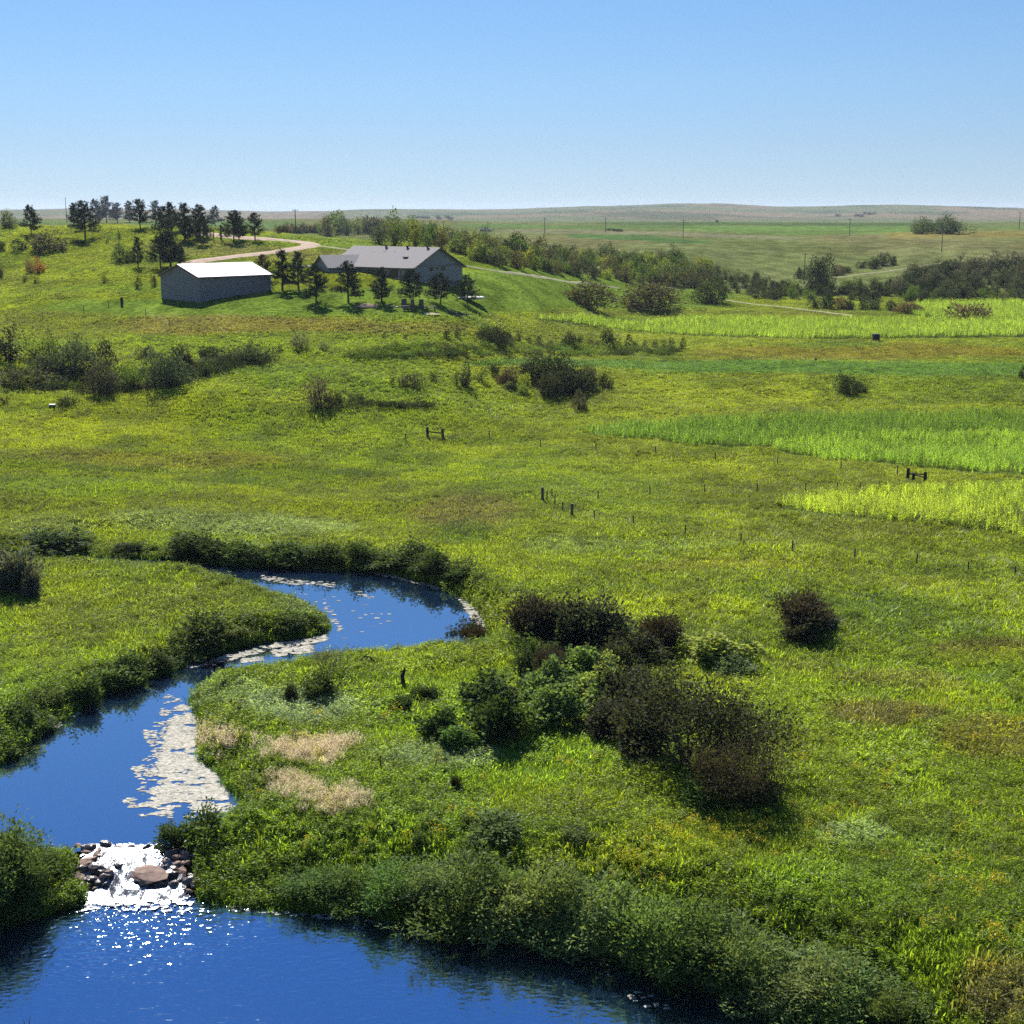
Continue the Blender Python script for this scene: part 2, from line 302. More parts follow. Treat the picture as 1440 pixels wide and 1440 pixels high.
def ground_colour(x, y, z):
    u, v = proj(x, y, z); n = x.shape
    c = np.empty(n+(3,)); c[:] = G_MEAD
    def mixc(k, f):
        nonlocal c
        c = c*(1-f[..., None])+np.array(k)*f[..., None]
    n1 = fbm(x/14, y/22, 41, 4); n2 = fbm(x/5, y/7, 51, 3); n3 = fbm(x/45, y/60, 61, 3)
    mixc(G_OLIVE, sstep(.45, .62, n1)*.45); mixc(G_YEL, sstep(.5, .68, fbm(x/9, y/13, 52, 3))*.5); mixc(G_DEEP, sstep(.55, .72, 1-n1)*.45*sstep(.4, .6, n2)); mixc(G_DEEP, sstep(.56, .68, fbm(x/30, y/11, 53, 4))*.4)
    mixc(G_FRESH, sstep(.5, .65, n3)*.35)
    near = 1-sstep(75, 150, y); mixc(G_FRESH, near*.35)
    # pasture slopes and plateau beyond the valley
    far = sstep(395, 440, y)*(u > 700)+sstep(560, 600, y)*(u <= 700); far = np.clip(far, 0, 1)
    mixc((.10, .115, .045), far*.9); mixc((.125, .11, .05), far*sstep(.45, .65, fbm(x/90, y/140, 71, 4))*.6); mixc((.085, .105, .03), far*sstep(.5, .65, fbm(x/40, y/60, 72, 3))*.5)
    plateau = sstep(640, 700, y); strips = np.sin(y/85+x/400+3*n3)
    mixc((.075, .12, .035), plateau*(1-sstep(2300, 2500, y))*sstep(.1, .35, strips)*sstep(.3, .4, fbm(x/300, y/300, 73, 2)))
    mixc((.095, .11, .055), sstep(2300, 2600, y)); mixc((.15, .115, .075), sstep(2500, 3000, y)*sstep(.42, .58, fbm(x/350, y/700, 74, 5))*.8); mixc((.045, .065, .035), sstep(2500, 3000, y)*sstep(.52, .66, fbm(x/180, y/420, 79, 5))*.7)
    du_ = u+(n2-.5)*60; dv_ = v+(n1-.5)*16*(1+sstep(500, 900, v))
    for (pu, pv, ru, rv, k, s) in PATCH:
        d = ((du_-pu)/ru)**2+((dv_-pv)/rv)**2
        mixc(k, (1-sstep(.45, 1.25, d))*s)
    fld = [((.085, .14, .035), [(960,317),(1300,320),(1300,328),(1240,330),(1100,330),(960,324)]), ((.05, .10, .03), [(800,329),(900,331),(1010,341),(960,342),(880,338),(800,334)]),
           ((.13, .13, .07), [(700,322),(960,326),(1130,334),(1100,338),(900,330),(700,326)]), ((.05,.08,.025),[(840,312),(1330,314),(1330,318),(960,317),(840,315)]), ((.15, .13, .04), [(1240,327),(1440,324),(1440,334),(1250,335)])]
    for k, P in fld: mixc(k, inpoly(u+(n2-.5)*14, v+(n1-.5)*3, P)*((y > 420) & (y < 2400))*.9)
    for nm, P in CORN_POLY: mixc((.05, .07, .02), inpoly(u, v, P)*((y < 470))*.8)
    mixc((.065, .12, .02), inpoly(u, v+(n1-.5)*4, LOW_POLY)*(y < 470)*.9)
    return c
gc = ground_colour(GX, GY, GZ)
bank = np.minimum(np.minimum(du, dl), dw)
mud = (1-sstep(.2, 1.1, bank))[..., None]; gc = gc*(1-mud)+np.array((.028, .022, .012))*mud
# ------------------------------------------------------------------ ground sheet
def ground_material():
    m, N, L = mat('meadow_ground'); o = N.new('ShaderNodeOutputMaterial'); p = N.new('ShaderNodeBsdfPrincipled'); L.new(p.outputs[0], o.inputs[0])
    p.inputs['Roughness'].default_value = 1; p.inputs['Specular IOR Level'].default_value = 0
    a = N.new('ShaderNodeAttribute'); a.attribute_name = 'cover'; g = N.new('ShaderNodeNewGeometry')
    def noise(sc, det, lo, hi, stretch=(1, 1, 1)):
        mp = N.new('ShaderNodeMapping'); mp.inputs['Scale'].default_value = stretch; L.new(g.outputs['Position'], mp.inputs[0])
        n = N.new('ShaderNodeTexNoise'); n.inputs['Scale'].default_value = sc; n.inputs['Detail'].default_value = det; L.new(mp.outputs[0], n.inputs['Vector'])
        r = N.new('ShaderNodeMapRange'); r.inputs['From Min'].default_value = .36; r.inputs['From Max'].default_value = .64; r.inputs['To Min'].default_value = lo; r.inputs['To Max'].default_value = hi
        L.new(n.outputs[0], r.inputs[0]); return r.outputs[0], n.outputs[0]
    f1, h1 = noise(1.3, 6, .62, 1.4); f2, h2 = noise(.17, 5, .72, 1.28, (1, .6, 1)); f3, _ = noise(.03, 4, .85, 1.15, (1, .5, 1))
    mu = N.new('ShaderNodeMath'); mu.operation = 'MULTIPLY'; L.new(f1, mu.inputs[0]); L.new(f2, mu.inputs[1])
    m2 = N.new('ShaderNodeMath'); m2.operation = 'MULTIPLY'; L.new(mu.outputs[0], m2.inputs[0]); L.new(f3, m2.inputs[1])
    sc = N.new('ShaderNodeVectorMath'); sc.operation = 'SCALE'; L.new(a.outputs['Color'], sc.inputs[0]); L.new(m2.outputs[0], sc.inputs['Scale'])
    L.new(sc.outputs[0], p.inputs['Base Color'])
    b = N.new('ShaderNodeBump'); b.inputs['Strength'].default_value = 1; b.inputs['Distance'].default_value = .5; L.new(h1, b.inputs['Height'])
    L.new(b.outputs[0], p.inputs['Normal'])
    return m
nr, nc = GX.shape
V = np.stack([GX, GY, GZ], -1).reshape(-1, 3)
ii = (np.arange(nr-1)[:, None]*nc+np.arange(nc-1)[None]).ravel()
me = mesh_np('ground', V, np.stack([ii, ii+1, ii+nc+1, ii+nc], 1), ground_material(), True)
ca = me.color_attributes.new('cover', 'FLOAT_COLOR', 'POINT'); ca.data.foreach_set('color', np.concatenate([gc, np.ones(gc.shape[:2]+(1,))], -1).astype(np.float32).ravel())
tag(add('ground', me), kind='structure')

# ------------------------------------------------------------------ water
def water_material(name, ripple, scale, dist, deep=(.004, .012, .03), tint=(.62, .8, 1)):
    m, N, L = mat(name); o = N.new('ShaderNodeOutputMaterial'); g = N.new('ShaderNodeNewGeometry')
    mp = N.new('ShaderNodeMapping'); mp.inputs['Scale'].default_value = (1, 1.6, 1); L.new(g.outputs['Position'], mp.inputs[0])
    n = N.new('ShaderNodeTexNoise'); n.inputs['Scale'].default_value = scale; n.inputs['Detail'].default_value = .6; L.new(mp.outputs[0], n.inputs['Vector'])
    n2 = N.new('ShaderNodeTexNoise'); n2.inputs['Scale'].default_value = .35; L.new(g.outputs['Position'], n2.inputs['Vector'])
    sp = N.new('ShaderNodeSeparateXYZ'); L.new(g.outputs['Position'], sp.inputs[0])
    cx, cy = ripple[1]
    dd = N.new('ShaderNodeVectorMath'); dd.operation = 'DISTANCE'; L.new(g.outputs['Position'], dd.inputs[0]); dd.inputs[1].default_value = (cx, cy, -.8)
    rg = N.new('ShaderNodeMapRange'); rg.inputs['From Min'].default_value = 1; rg.inputs['From Max'].default_value = 8; rg.inputs['To Min'].default_value = ripple[0]; rg.inputs['To Max'].default_value = ripple[2]; L.new(dd.outputs['Value'], rg.inputs[0])
    b = N.new('ShaderNodeBump'); b.inputs['Distance'].default_value = dist; L.new(n.outputs[0], b.inputs['Height']); L.new(rg.outputs[0], b.inputs['Strength'])
    lw = N.new('ShaderNodeFresnel'); lw.inputs['IOR'].default_value = 5.5; L.new(b.outputs[0], lw.inputs['Normal'])
    gl = N.new('ShaderNodeBsdfGlossy'); gl.inputs['Roughness'].default_value = .03; gl.inputs['Color'].default_value = (*tint, 1); L.new(b.outputs[0], gl.inputs['Normal'])
    d = N.new('ShaderNodeBsdfDiffuse'); d.inputs[0].default_value = (*deep, 1)
    mx = N.new('ShaderNodeMixShader'); L.new(lw.outputs[0], mx.inputs[0]); L.new(d.outputs[0], mx.inputs[1]); L.new(gl.outputs[0], mx.inputs[2]); L.new(mx.outputs[0], o.inputs[0])
    return m
def grow(poly, d):
    c = []; n = len(poly); A = poly
    area = sum(A[i][0]*A[(i+1) % n][1]-A[(i+1) % n][0]*A[i][1] for i in range(n))
    for i in range(n):
        t = A[(i+1) % n]-A[i-1]; t = t/np.hypot(*t); nn = np.array((t[1], -t[0]))*(1 if area > 0 else -1); c.append(A[i]+nn*d)
    return np.array(c)
def water_sheet(name, poly, z, m):
    me = bpy.data.meshes.new(name); P = grow(poly, .55)
    me.from_pydata([(x, y, z) for x, y in P], [], [tuple(range(len(P)))]); me.materials.append(m); me.update()
    import bmesh
    bm = bmesh.new(); bm.from_mesh(me); bmesh.ops.triangulate(bm, faces=bm.faces); bm.to_mesh(me); bm.free()
    for p_ in me.polygons:
        if p_.normal.z < 0: p_.flip()
    return tag(add(name, me), kind='structure')
wc = onz(205, 1262, -.8)
water_sheet('water', UP, 0.0, water_material('calm_water', (.05, (400, 400), .05), 1.1, .02, tint=(.8, .9, 1)))
water_sheet('water', LO, -.8, water_material('rippled_water', (1.3, wc, .3), 3.0, .05))

# ------------------------------------------------------------------ drives and tracks
def road_material(name, c):
    return simple(name, c, .95, .1, .25, .6, bump=.4)
def track(name, pts, w0, m, kindname='track'):
    P = [at(u, v) for u, v in pts]; Q = []
    for i in range(len(P)-1):
        n = max(2, int((P[i+1]-P[i]).length/1.2))
        p0 = P[max(i-1, 0)]; p1 = P[i]; p2 = P[i+1]; p3 = P[min(i+2, len(P)-1)]
        for k in range(n):
            t = k/n; Q.append(.5*((2*p1)+(p2-p0)*t+(2*p0-5*p1+4*p2-p3)*t*t+(3*p1-p0-3*p2+p3)*t**3))
    Q.append(P[-1]); V = []; Fc = []; K = 7
    for i, q in enumerate(Q):
        t = (Q[min(i+1, len(Q)-1)]-Q[max(i-1, 0)]); t.z = 0; t.normalize(); s = Vector((-t.y, t.x, 0)); w_ = w0*(1+.2*(vnoise(np.array(i*.3), np.array(7.), 3)-.5))
        for k in range(K):
            p = q+s*(k/(K-1)-.5)*w_; V.append((p.x, p.y, float(hgt(p.x, p.y))+.22-.06*abs(k-3)))
    for i in range(len(Q)-1):
        for k in range(K-1): Fc.append((i*K+k, i*K+k+1, (i+1)*K+k+1, (i+1)*K+k))
    me = mesh_np(name, V, Fc, m, True)
    if me.polygons[0].normal.z < 0: me.flip_normals()
    return tag(add(name, me), kind='structure')
m_scoria = road_material('scoria_road', (.33, .245, .18)); m_track = road_material('worn_track', (.22, .21, .11))
for (P, w_), nm, m_ in zip(ROADS, ('driveway', 'driveway', 'grass_track', 'grass_track', 'grass_track'), (m_scoria, m_track, m_track, m_track, m_track)): track(nm, P, w_-.2, m_)
# ------------------------------------------------------------------ plant shapes
def unit(n, g=rng):
    d = g.normal(size=(n, 3)); return d/np.linalg.norm(d, axis=1, keepdims=True)
def leaf_quads(P, D, Ln, W, g=rng, twist=None):
    n = len(P); D = D/np.linalg.norm(D, axis=1, keepdims=True)
    S = np.cross(D, unit(n, g)); S /= np.linalg.norm(S, axis=1, keepdims=True)+1e-9
    Ln = np.broadcast_to(np.asarray(Ln, float), (n,))[:, None]; W = np.broadcast_to(np.asarray(W, float), (n,))[:, None]
    V = np.stack([P, P+D*Ln*.45+S*W/2, P+D*Ln, P+D*Ln*.45-S*W/2], 1).reshape(-1, 3)
    return V, np.arange(4*n).reshape(n, 4)
def join(parts):
    V = []; F = []; M = []; k = 0
    for v, f, m_ in parts: V.append(v); F.append(f+k); M.append(np.full(len(f), m_)); k += len(v)
    return np.concatenate(V), np.concatenate(F), np.concatenate(M)
def lobes_cloud(lobes, n, g, inner=.55, flat=0.0, gap=.0, gs=1.5, seed=0):
    w_ = np.array([(l[3]*l[4]*l[5])**(2/3) for l in lobes]); idx = g.choice(len(lobes), n, p=w_/w_.sum()); Lb = np.array(lobes)[idx]
    d = unit(n, g); r = inner+(1-inner)*g.random(n)**.5
    P = Lb[:, :3]+d*r[:, None]*Lb[:, 3:6]
    if gap > 0:
        k = vnoise(P[:, 0]*gs+seed*7, P[:, 1]*gs+P[:, 2]*gs*1.3, 3) > gap; P, d = P[k], d[k]
    k = P[:, 2] > .02; return P[k], d[k]
def tubes_np(segs, k=4):           # segs: (p0, p1, r0, r1)
    V = []; F = []
    for i, (p, q, r0, r1) in enumerate(segs):
        t = (q-p); t = t/(np.linalg.norm(t)+1e-9); a = np.cross(t, (0.3, .5, .8)); a /= np.linalg.norm(a)+1e-9; b = np.cross(t, a)
        for j in range(k):
            cc = a*math.cos(2*math.pi*j/k)+b*math.sin(2*math.pi*j/k); V.append(p+cc*r0); V.append(q+cc*r1)
        o = i*2*k
        for j in range(k):
            j2 = (j+1) % k; F.append((o+2*j, o+2*j2, o+2*j2+1, o+2*j+1))
    return np.array(V), np.array(F)
def branches(g, stems, height, spread, depth, r0, lean=.35, kink=.35, nsub=(2, 4), base=.15):
    segs = []; tips = []
    def go(p, d, ln, r, dep):
        n = 3; q = p
        for i in range(n):
            d = d+g.normal(size=3)*kink*.35; d[2] += .06; d = d/np.linalg.norm(d); q2 = q+d*ln/n; r2 = r*(1-.22)
            segs.append((q, q2, r, r2)); q, r = q2, r2
            if dep > 0 and i > 0:
                for _ in range(g.integers(*nsub)):
                    e = d+g.normal(size=3)*.75; e[2] = abs(e[2])*.6+.12; e /= np.linalg.norm(e); go(q, e, ln*g.uniform(.5, .8), r*.6, dep-1)
        tips.append((q, d, dep))
    for s in range(stems):
        a = 2*math.pi*(s+g.random()*.7)/stems; l = lean*g.uniform(.5, 1.3)*spread
        go(np.array((math.cos(a)*base, math.sin(a)*base, -.15)), np.array((math.cos(a)*l, math.sin(a)*l, 1.0)), height*g.uniform(.42, .55), r0*g.uniform(.7, 1.1), depth)
    return segs, tips
M_LEAF = leafmat('leaf_individual', 'obj', .45, .006, .55)
M_LEAFI = leafmat('leaf_cover', 'inst', .6, .018, .5, tmul=(1.22, 1.2, .5))
M_NEEDLE = leafmat('pine_needles', 'obj', .15, .015, .5, tmul=(1.1, 1.1, .6))
M_BARK = simple('bark', (.07, .055, .045), .9, .2, .3, 6, bump=.3); M_DEAD = simple('dead_wood', (.13, .11, .1), .85, .2, .3, 6, bump=.3)
M_STEM = simple('dark_stem', (.05, .04, .03), .9, .2, .3, 6)
def g_(seed): return np.random.default_rng(seed)

def pine_meshes(seed, H=6.5, Rr=2.0, bare=.9, rag=.25, dens=1.0):
    g = g_(seed); segs = []; P = []; D = []; nb = int(92*dens)
    lean = g.normal(size=2)*.02
    for i in range(10): segs.append((np.array((lean[0]*i, lean[1]*i, -.3+i*(H+.2)/10)), np.array((lean[0]*(i+1), lean[1]*(i+1), -.3+(i+1)*(H+.2)/10)), .17*(1-i/10.5)+.02, .17*(1-(i+1)/10.5)+.02))
    for b in range(nb):
        t = (b+g.random())/nb; z = bare+(H-bare-.15)*t; a = g.random()*2*math.pi
        prof = min(1, (t+.2)/.25)*(1-t)**.55+.07; L_ = Rr*1.2*prof*g.uniform(1-rag*1.6, 1+rag)
        dr = np.array((math.cos(a), math.sin(a), g.uniform(-.05, .3)+.4*t)); dr /= np.linalg.norm(dr); p0 = np.array((0, 0, z)); p1 = p0+dr*L_
        segs.append((p0, p1, .035, .012)); nt = max(3, int(9*L_/Rr))
        for k in range(nt):
            f = .3+.7*(k+g.random())/nt; c = p0+dr*L_*f+g.normal(size=3)*.1
            for q in range(11):
                e = dr*.6+g.normal(size=3)*.75+np.array((0, 0, .45)); P.append(c+g.normal(size=3)*.05); D.append(e/np.linalg.norm(e))
    P = np.array(P); D = np.array(D); V, F = leaf_quads(P, D, g.uniform(.25, .45, len(P)), .075, g)
    T = tubes_np(segs)
    return mesh_np('pine_crown', V, F, M_NEEDLE), mesh_np('pine_trunk', T[0], T[1], M_BARK)
def bush_mesh(name, seed, W=2.4, H=2.0, n=900, leaf=.22, lobn=6, inner=.5, gap=.35, spiky=0, wid=.5, up=.35, small=1.0, rag=.55):
    g = g_(seed); lobes = []
    for i in range(lobn):
        a = g.random()*2*math.pi; r = g.uniform(0, .62)*W/2; s = g.uniform(.34, .6)*small; hz = H*g.uniform(.5, 1)*(1-.4*(r/(W/2)))
        lobes.append((math.cos(a)*r, math.sin(a)*r, hz*(.46 if small == 1 else .72), s*W/2*1.25, s*W/2*1.25, hz*(.55 if small == 1 else .33)))
    if small < 1: lobes += [(l[0]*.7, l[1]*.7, l[2]*.45, l[3], l[4], l[2]*.55) for l in lobes[::2]]
    P, d = lobes_cloud(lobes, n, g, inner, gap=gap, gs=3.2/W*1.6, seed=seed)
    hd = np.arctan2(P[:, 1], P[:, 0]); hr_ = P[:, 2]/H; rg_ = 1+rag*2*(fbm(np.cos(hd)*1.9+hr_*1.6+seed, np.sin(hd)*1.9+seed*2.7, 4, 2)-.5)
    P[:, 0] *= rg_; P[:, 1] *= rg_; P[:, 2] *= 1+rag*1.6*(vnoise(P[:, 0]*3.4/W+seed, P[:, 1]*3.4/W, 6)-.5)
    D = d*.8+g.normal(size=P.shape)*.6; D[:, 2] += up
    if spiky:
        k = g.random(len(P)) < spiky; P[k, 2] *= g.uniform(1.0, 1.28, k.sum())
    V, F = leaf_quads(P, D, g.uniform(.7, 1.3, len(P))*leaf, leaf*wid, g)
    segs = []
    for i in range(7):
        l = lobes[i % lobn]; segs.append((np.array((l[0]*.2, l[1]*.2, -.1)), np.array((l[0]*.8, l[1]*.8, l[2]*1.2)), .035*H/2, .012*H/2))
    T = tubes_np(segs); return (V, F), T
def bush_single(name, seed, **k):
    a, b = bush_mesh(name, seed, **k); V, F, M = join([(a[0], a[1], 0), (b[0], b[1], 1)]); return mesh_np(name, V, F, [M_LEAF, M_STEM], fmat=M)
def bush_parts(name, seed, **k):
    a, b = bush_mesh(name, seed, **k); return mesh_np(name+'_foliage', a[0], a[1], M_LEAF), mesh_np(name+'_stems', b[0], b[1], M_STEM)
def twig_bush(name, seed, stems=7, H=2.0, spread=1.2, depth=2, r0=.045, nleaf=10, leaf=.12, jit=.22, wood=None, nsub=(2, 4), lw=.5):
    g = g_(seed); segs, tips = branches(g, stems, H, spread, depth, r0, nsub=nsub); P = []; D = []
    T = tubes_np(segs)
    for (q, d, dep) in tips:
        for _ in range(nleaf): P.append(q+g.normal(size=3)*jit); D.append(d+g.normal(size=3)*.7)
    for s in segs[::2]:
        if s[2] < r0*.5:
            for _ in range(max(1, nleaf//3)): P.append(s[0]+g.normal(size=3)*jit*.7); D.append(g.normal(size=3))
    P = np.array(P); D = np.array(D); k = P[:, 2] > .25*H*.5; P, D = P[k], D[k]
    V, F = leaf_quads(P, D, g.uniform(.7, 1.3, len(P))*leaf, leaf*lw, g)
    zt = np.percentile(V[:, 2], 99)
    return mesh_np(name+'_foliage', V, F, M_LEAF), mesh_np(name+'_stems', T[0], T[1], wood or M_BARK), zt
def shrub(kind, meshes, p, s, rz, color, label, cat, group=None, sc=None, names=('foliage', 'stem')):
    o = bpy.data.objects.new(kind, None); col.objects.link(o); o.location = p; o.rotation_euler = (0, 0, rz); o.scale = sc or (s, s, s); o.empty_display_size = .3
    for nm, me in zip(names, meshes): add(nm, me, o, color=color)
    return tag(o, label, cat, group)
def jitc(c, a=.18):
    f = random.uniform(1-a, 1+a); return tuple(min(1, x*f*random.uniform(1-a*.5, 1+a*.5)) for x in c)

# ------------------------------------------------------------------ instanced ground cover (uncountable: grass, weeds, crops)
def tuft(seed, n=16, h=.5, w=.03, spread=.22, lean=.5, seg=2):
    g = g_(seed); V = []; F = []
    for i in range(n):
        a = g.random()*6.283; r = spread*g.random()**.5; b = np.array((math.cos(a)*r, math.sin(a)*r, -.04)); az = g.random()*6.283
        hh = h*g.uniform(.55, 1.15); ln = lean*g.uniform(.2, 1.2)*hh; d = np.array((math.cos(az), math.sin(az), 0)); s = np.array((-d[1], d[0], 0))*w*g.uniform(.7, 1.3)
        m1 = b+d*ln*.3+np.array((0, 0, hh*.6)); tp = b+d*ln+np.array((0, 0, hh)); k = len(V); V += [b-s*.5, b+s*.5, m1+s*.5, m1-s*.5, tp+s*.1, tp-s*.1]
        F += [(k, k+1, k+2, k+3), (k+3, k+2, k+4, k+5)]
    return np.array(V), np.array(F)
def forb(seed, stems=6, h=.7, leaf=.14, wid=.4, per=9, spread=.25, flower=None):
    g = g_(seed); P = []; D = []; segs = []; FP = []
    for i in range(stems):
        a = g.random()*6.283; r = spread*g.random()**.5; b = np.array((math.cos(a)*r, math.sin(a)*r, -.03)); hh = h*g.uniform(.6, 1.15); t = b+np.array((g.normal()*.12*h, g.normal()*.12*h, hh))
        segs.append((b, t, .007, .004))
        for k in range(per):
            f = .2+.8*(k+g.random())/per; P.append(b+(t-b)*f); D.append(np.array((g.normal(), g.normal(), g.uniform(-.1, .7))))
        FP.append(t)
    V, F = leaf_quads(np.array(P), np.array(D), g.uniform(.7, 1.25, len(P))*leaf, leaf*wid, g); T = tubes_np(segs, 3)
    parts = [(V, F, 0), (T[0], T[1], 0)]
    if flower:
        fp = np.concatenate([np.array(FP)+g.normal(size=(len(FP), 3))*flower*.8 for _ in range(7)]); a, b = leaf_quads(fp, unit(len(fp), g)+np.array((0, 0, .8)), flower, flower*.6, g); parts.append((a, b, 1))
    return parts
def plume(seed, n=26, h=1.05):
    g = g_(seed); V1, F1 = tuft(seed+1, n, h*.55, .02, .3, .35); P = []; D = []
    for i in range(n):
        a = g.random()*6.283; r = .3*g.random()**.5; b = np.array((math.cos(a)*r, math.sin(a)*r, h*.35)); t = b+np.array((g.normal()*.12, g.normal()*.12, h*g.uniform(.4, .65)))
        for k in range(7): P.append(b+(t-b)*k/7+g.normal(size=3)*.02); D.append((t-b)+g.normal(size=3)*.25)
    V, F = leaf_quads(np.array(P), np.array(D), .13, .022, g); return V, F, V1, F1
def corn(seed, h=1.9, flower=True):
    g = g_(seed); V = []; F = []
    def strip(pts, ws, side):
        k = len(V)
        for p, w_ in zip(pts, ws): V.append(p-side*w_/2); V.append(p+side*w_/2)
        for i in range(len(pts)-1): F.append((k+2*i, k+2*i+1, k+2*i+3, k+2*i+2))
    for a in (0, 1.57): strip([np.array((0, 0, 0.)), np.array((0, 0, h))], [.04, .02], np.array((math.cos(a), math.sin(a), 0)))
    for i in range(10):
        z = h*(.15+.075*i+g.random()*.03); a = (i % 2)*math.pi+g.normal()*.5; d = np.array((math.cos(a), math.sin(a), 0)); L_ = h*g.uniform(.32, .46)
        pts = [np.array((0, 0, z)), np.array((0, 0, z))+d*L_*.35+np.array((0, 0, L_*.42)), np.array((0, 0, z))+d*L_*.75+np.array((0, 0, L_*.38)), np.array((0, 0, z))+d*L_+np.array((0, 0, -L_*.05))]
        strip(pts, [.05, .1, .085, .01], np.array((-d[1], d[0], 0)))
    return np.array(V), np.array(F)
protos = {}
def proto(name, meshes):
    c = bpy.data.collections.new(name)
    for i, me in enumerate(meshes): c.objects.link(bpy.data.objects.new(f'{name}_{i}', me))
    protos[name] = c; return c
def const(nm, c, **k): return leafmat(nm, 'rgb', c=c, **k)
M_YELF = const('goldenrod_flower', (.55, .42, .03), trans=.35, gloss=.02); M_PLUME = const('ripe_plume', (.66, .54, .36), trans=.5, gloss=.03, tmul=(1, 1, .9))
def scatter(name, cname, x, y, scl, tint, label=None, cat=None, kind='stuff', zoff=0.0, sxy=None, group=None):
    n = len(x); z = hgt(x, y)+zoff; me = bpy.data.meshes.new(name); me.vertices.add(n); me.vertices.foreach_set('co', np.stack([x, y, z], 1).astype(np.float32).ravel())
    rot = np.stack([rng.normal(size=n)*.07, rng.normal(size=n)*.07, rng.random(n)*6.283], 1).astype(np.float32)
    sv_ = np.stack([scl*(sxy if sxy is not None else 1), scl*(sxy if sxy is not None else 1), scl], 1).astype(np.float32)
    me.attributes.new('rot', 'FLOAT_VECTOR', 'POINT').data.foreach_set('vector', rot.ravel()); me.attributes.new('scl', 'FLOAT_VECTOR', 'POINT').data.foreach_set('vector', sv_.ravel())
    me.attributes.new('tint', 'FLOAT_COLOR', 'POINT').data.foreach_set('color', np.concatenate([tint, np.ones((n, 1))], 1).astype(np.float32).ravel())
    me.attributes.new('vid', 'INT', 'POINT').data.foreach_set('value', rng.integers(0, 64, n).astype(np.int32)); me.update()
    o = bpy.data.objects.new(name, me); col.objects.link(o)
    ng = bpy.data.node_groups.new(name, 'GeometryNodeTree'); ng.interface.new_socket('Geometry', in_out='INPUT', socket_type='NodeSocketGeometry'); ng.interface.new_socket('Geometry', in_out='OUTPUT', socket_type='NodeSocketGeometry')
    N = ng.nodes; L = ng.links; gi = N.new('NodeGroupInput'); go = N.new('NodeGroupOutput'); ip = N.new('GeometryNodeInstanceOnPoints'); ci = N.new('GeometryNodeCollectionInfo')
    ci.inputs['Collection'].default_value = protos[cname]; ci.inputs['Separate Children'].default_value = True; ip.inputs['Pick Instance'].default_value = True
    def na(nm, t): a = N.new('GeometryNodeInputNamedAttribute'); a.data_type = t; a.inputs[0].default_value = nm; return [s for s in a.outputs if s.enabled][0]
    L.new(gi.outputs[0], ip.inputs['Points']); L.new(ci.outputs[0], ip.inputs['Instance']); L.new(na('vid', 'INT'), ip.inputs['Instance Index']); L.new(na('scl', 'FLOAT_VECTOR'), ip.inputs['Scale'])
    er = N.new('FunctionNodeEulerToRotation'); L.new(na('rot', 'FLOAT_VECTOR'), er.inputs[0]); L.new(er.outputs[0], ip.inputs['Rotation']); L.new(ip.outputs[0], go.inputs[0])
    md = o.modifiers.new('plants', 'NODES'); md.node_group = ng
    return tag(o, label, cat, group, kind)
proto('blades', [mesh_np('blades', *tuft(100+i, 18, .5, .03, .3, .55), M_LEAFI) for i in range(5)])
proto('rough_grass', [mesh_np('rough_grass', *tuft(120+i, 20, .62, .05, .5, .7), M_LEAFI) for i in range(5)])
def forbmesh(nm, parts, extra): V, F, M = join(parts); return mesh_np(nm, V, F, [M_LEAFI, extra], fmat=M)
proto('leafy', [forbmesh('leafy', forb(140+i, 7, .62, .16, .45, 9, .3), M_YELF) for i in range(5)])
proto('narrow', [forbmesh('narrow', forb(160+i, 9, .85, .17, .22, 12, .3), M_YELF) for i in range(5)])
proto('golden', [forbmesh('golden', forb(180+i, 7, .8, .1, .3, 9, .22, flower=.07), M_YELF) for i in range(3)])
def plumemesh(i):
    a, b, c, d = plume(200+i); V, F, M = join([(a, b, 1), (c, d, 0)]); return mesh_np('plume', V, F, [M_LEAFI, M_PLUME], fmat=M)
proto('plume', [plumemesh(i) for i in range(3)])
proto('corn', [mesh_np('corn', *corn(220+i), M_LEAFI) for i in range(6)])
def area_pts(y0, y1, dens, side=.55):
    n = int(side*(y1*y1-y0*y0)*dens); y = np.sqrt(rng.uniform(y0*y0, y1*y1, n)); x = rng.uniform(-side, side, n)*y; return x, y
def water_d(x, y): return np.minimum(np.minimum(sdist(x, y, UP), sdist(x, y, LO)), sdist(x, y, WEIR)) if len(x) else np.zeros(0)
def in_crop(u, v): return np.any([inpoly(u, v, P) for _, P in CORN_POLY[:3]], axis=0)
SAGE_PX = [(430,1005,82,30),(610,1075,88,22),(330,985,55,22),(1200,1180,60,18),(380,745,120,18),(220,738,90,14),(430,860,60,16),(1010,925,60,18),(520,1010,60,20)]
TAN_PX = [(440,1064,60,17),(408,1112,36,14),(468,1136,38,17),(308,1052,36,14)]
GOLD_PX = [(1385,1252,75,14),(1300,1222,60,10),(1420,1330,40,18),(275,1180,45,22),(1000,1180,120,20),(870,1230,60,20)]
def blob(u, v, L_, soft=.4):
    f = np.zeros(u.shape)
    for (a, b, c, d) in L_: f = np.maximum(f, 1-sstep(1-soft, 1+soft, ((u-a)/c)**2+((v-b)/d)**2))
    return f
sets = {k: [] for k in ('blades', 'rough_grass', 'leafy', 'narrow', 'golden', 'plume')}
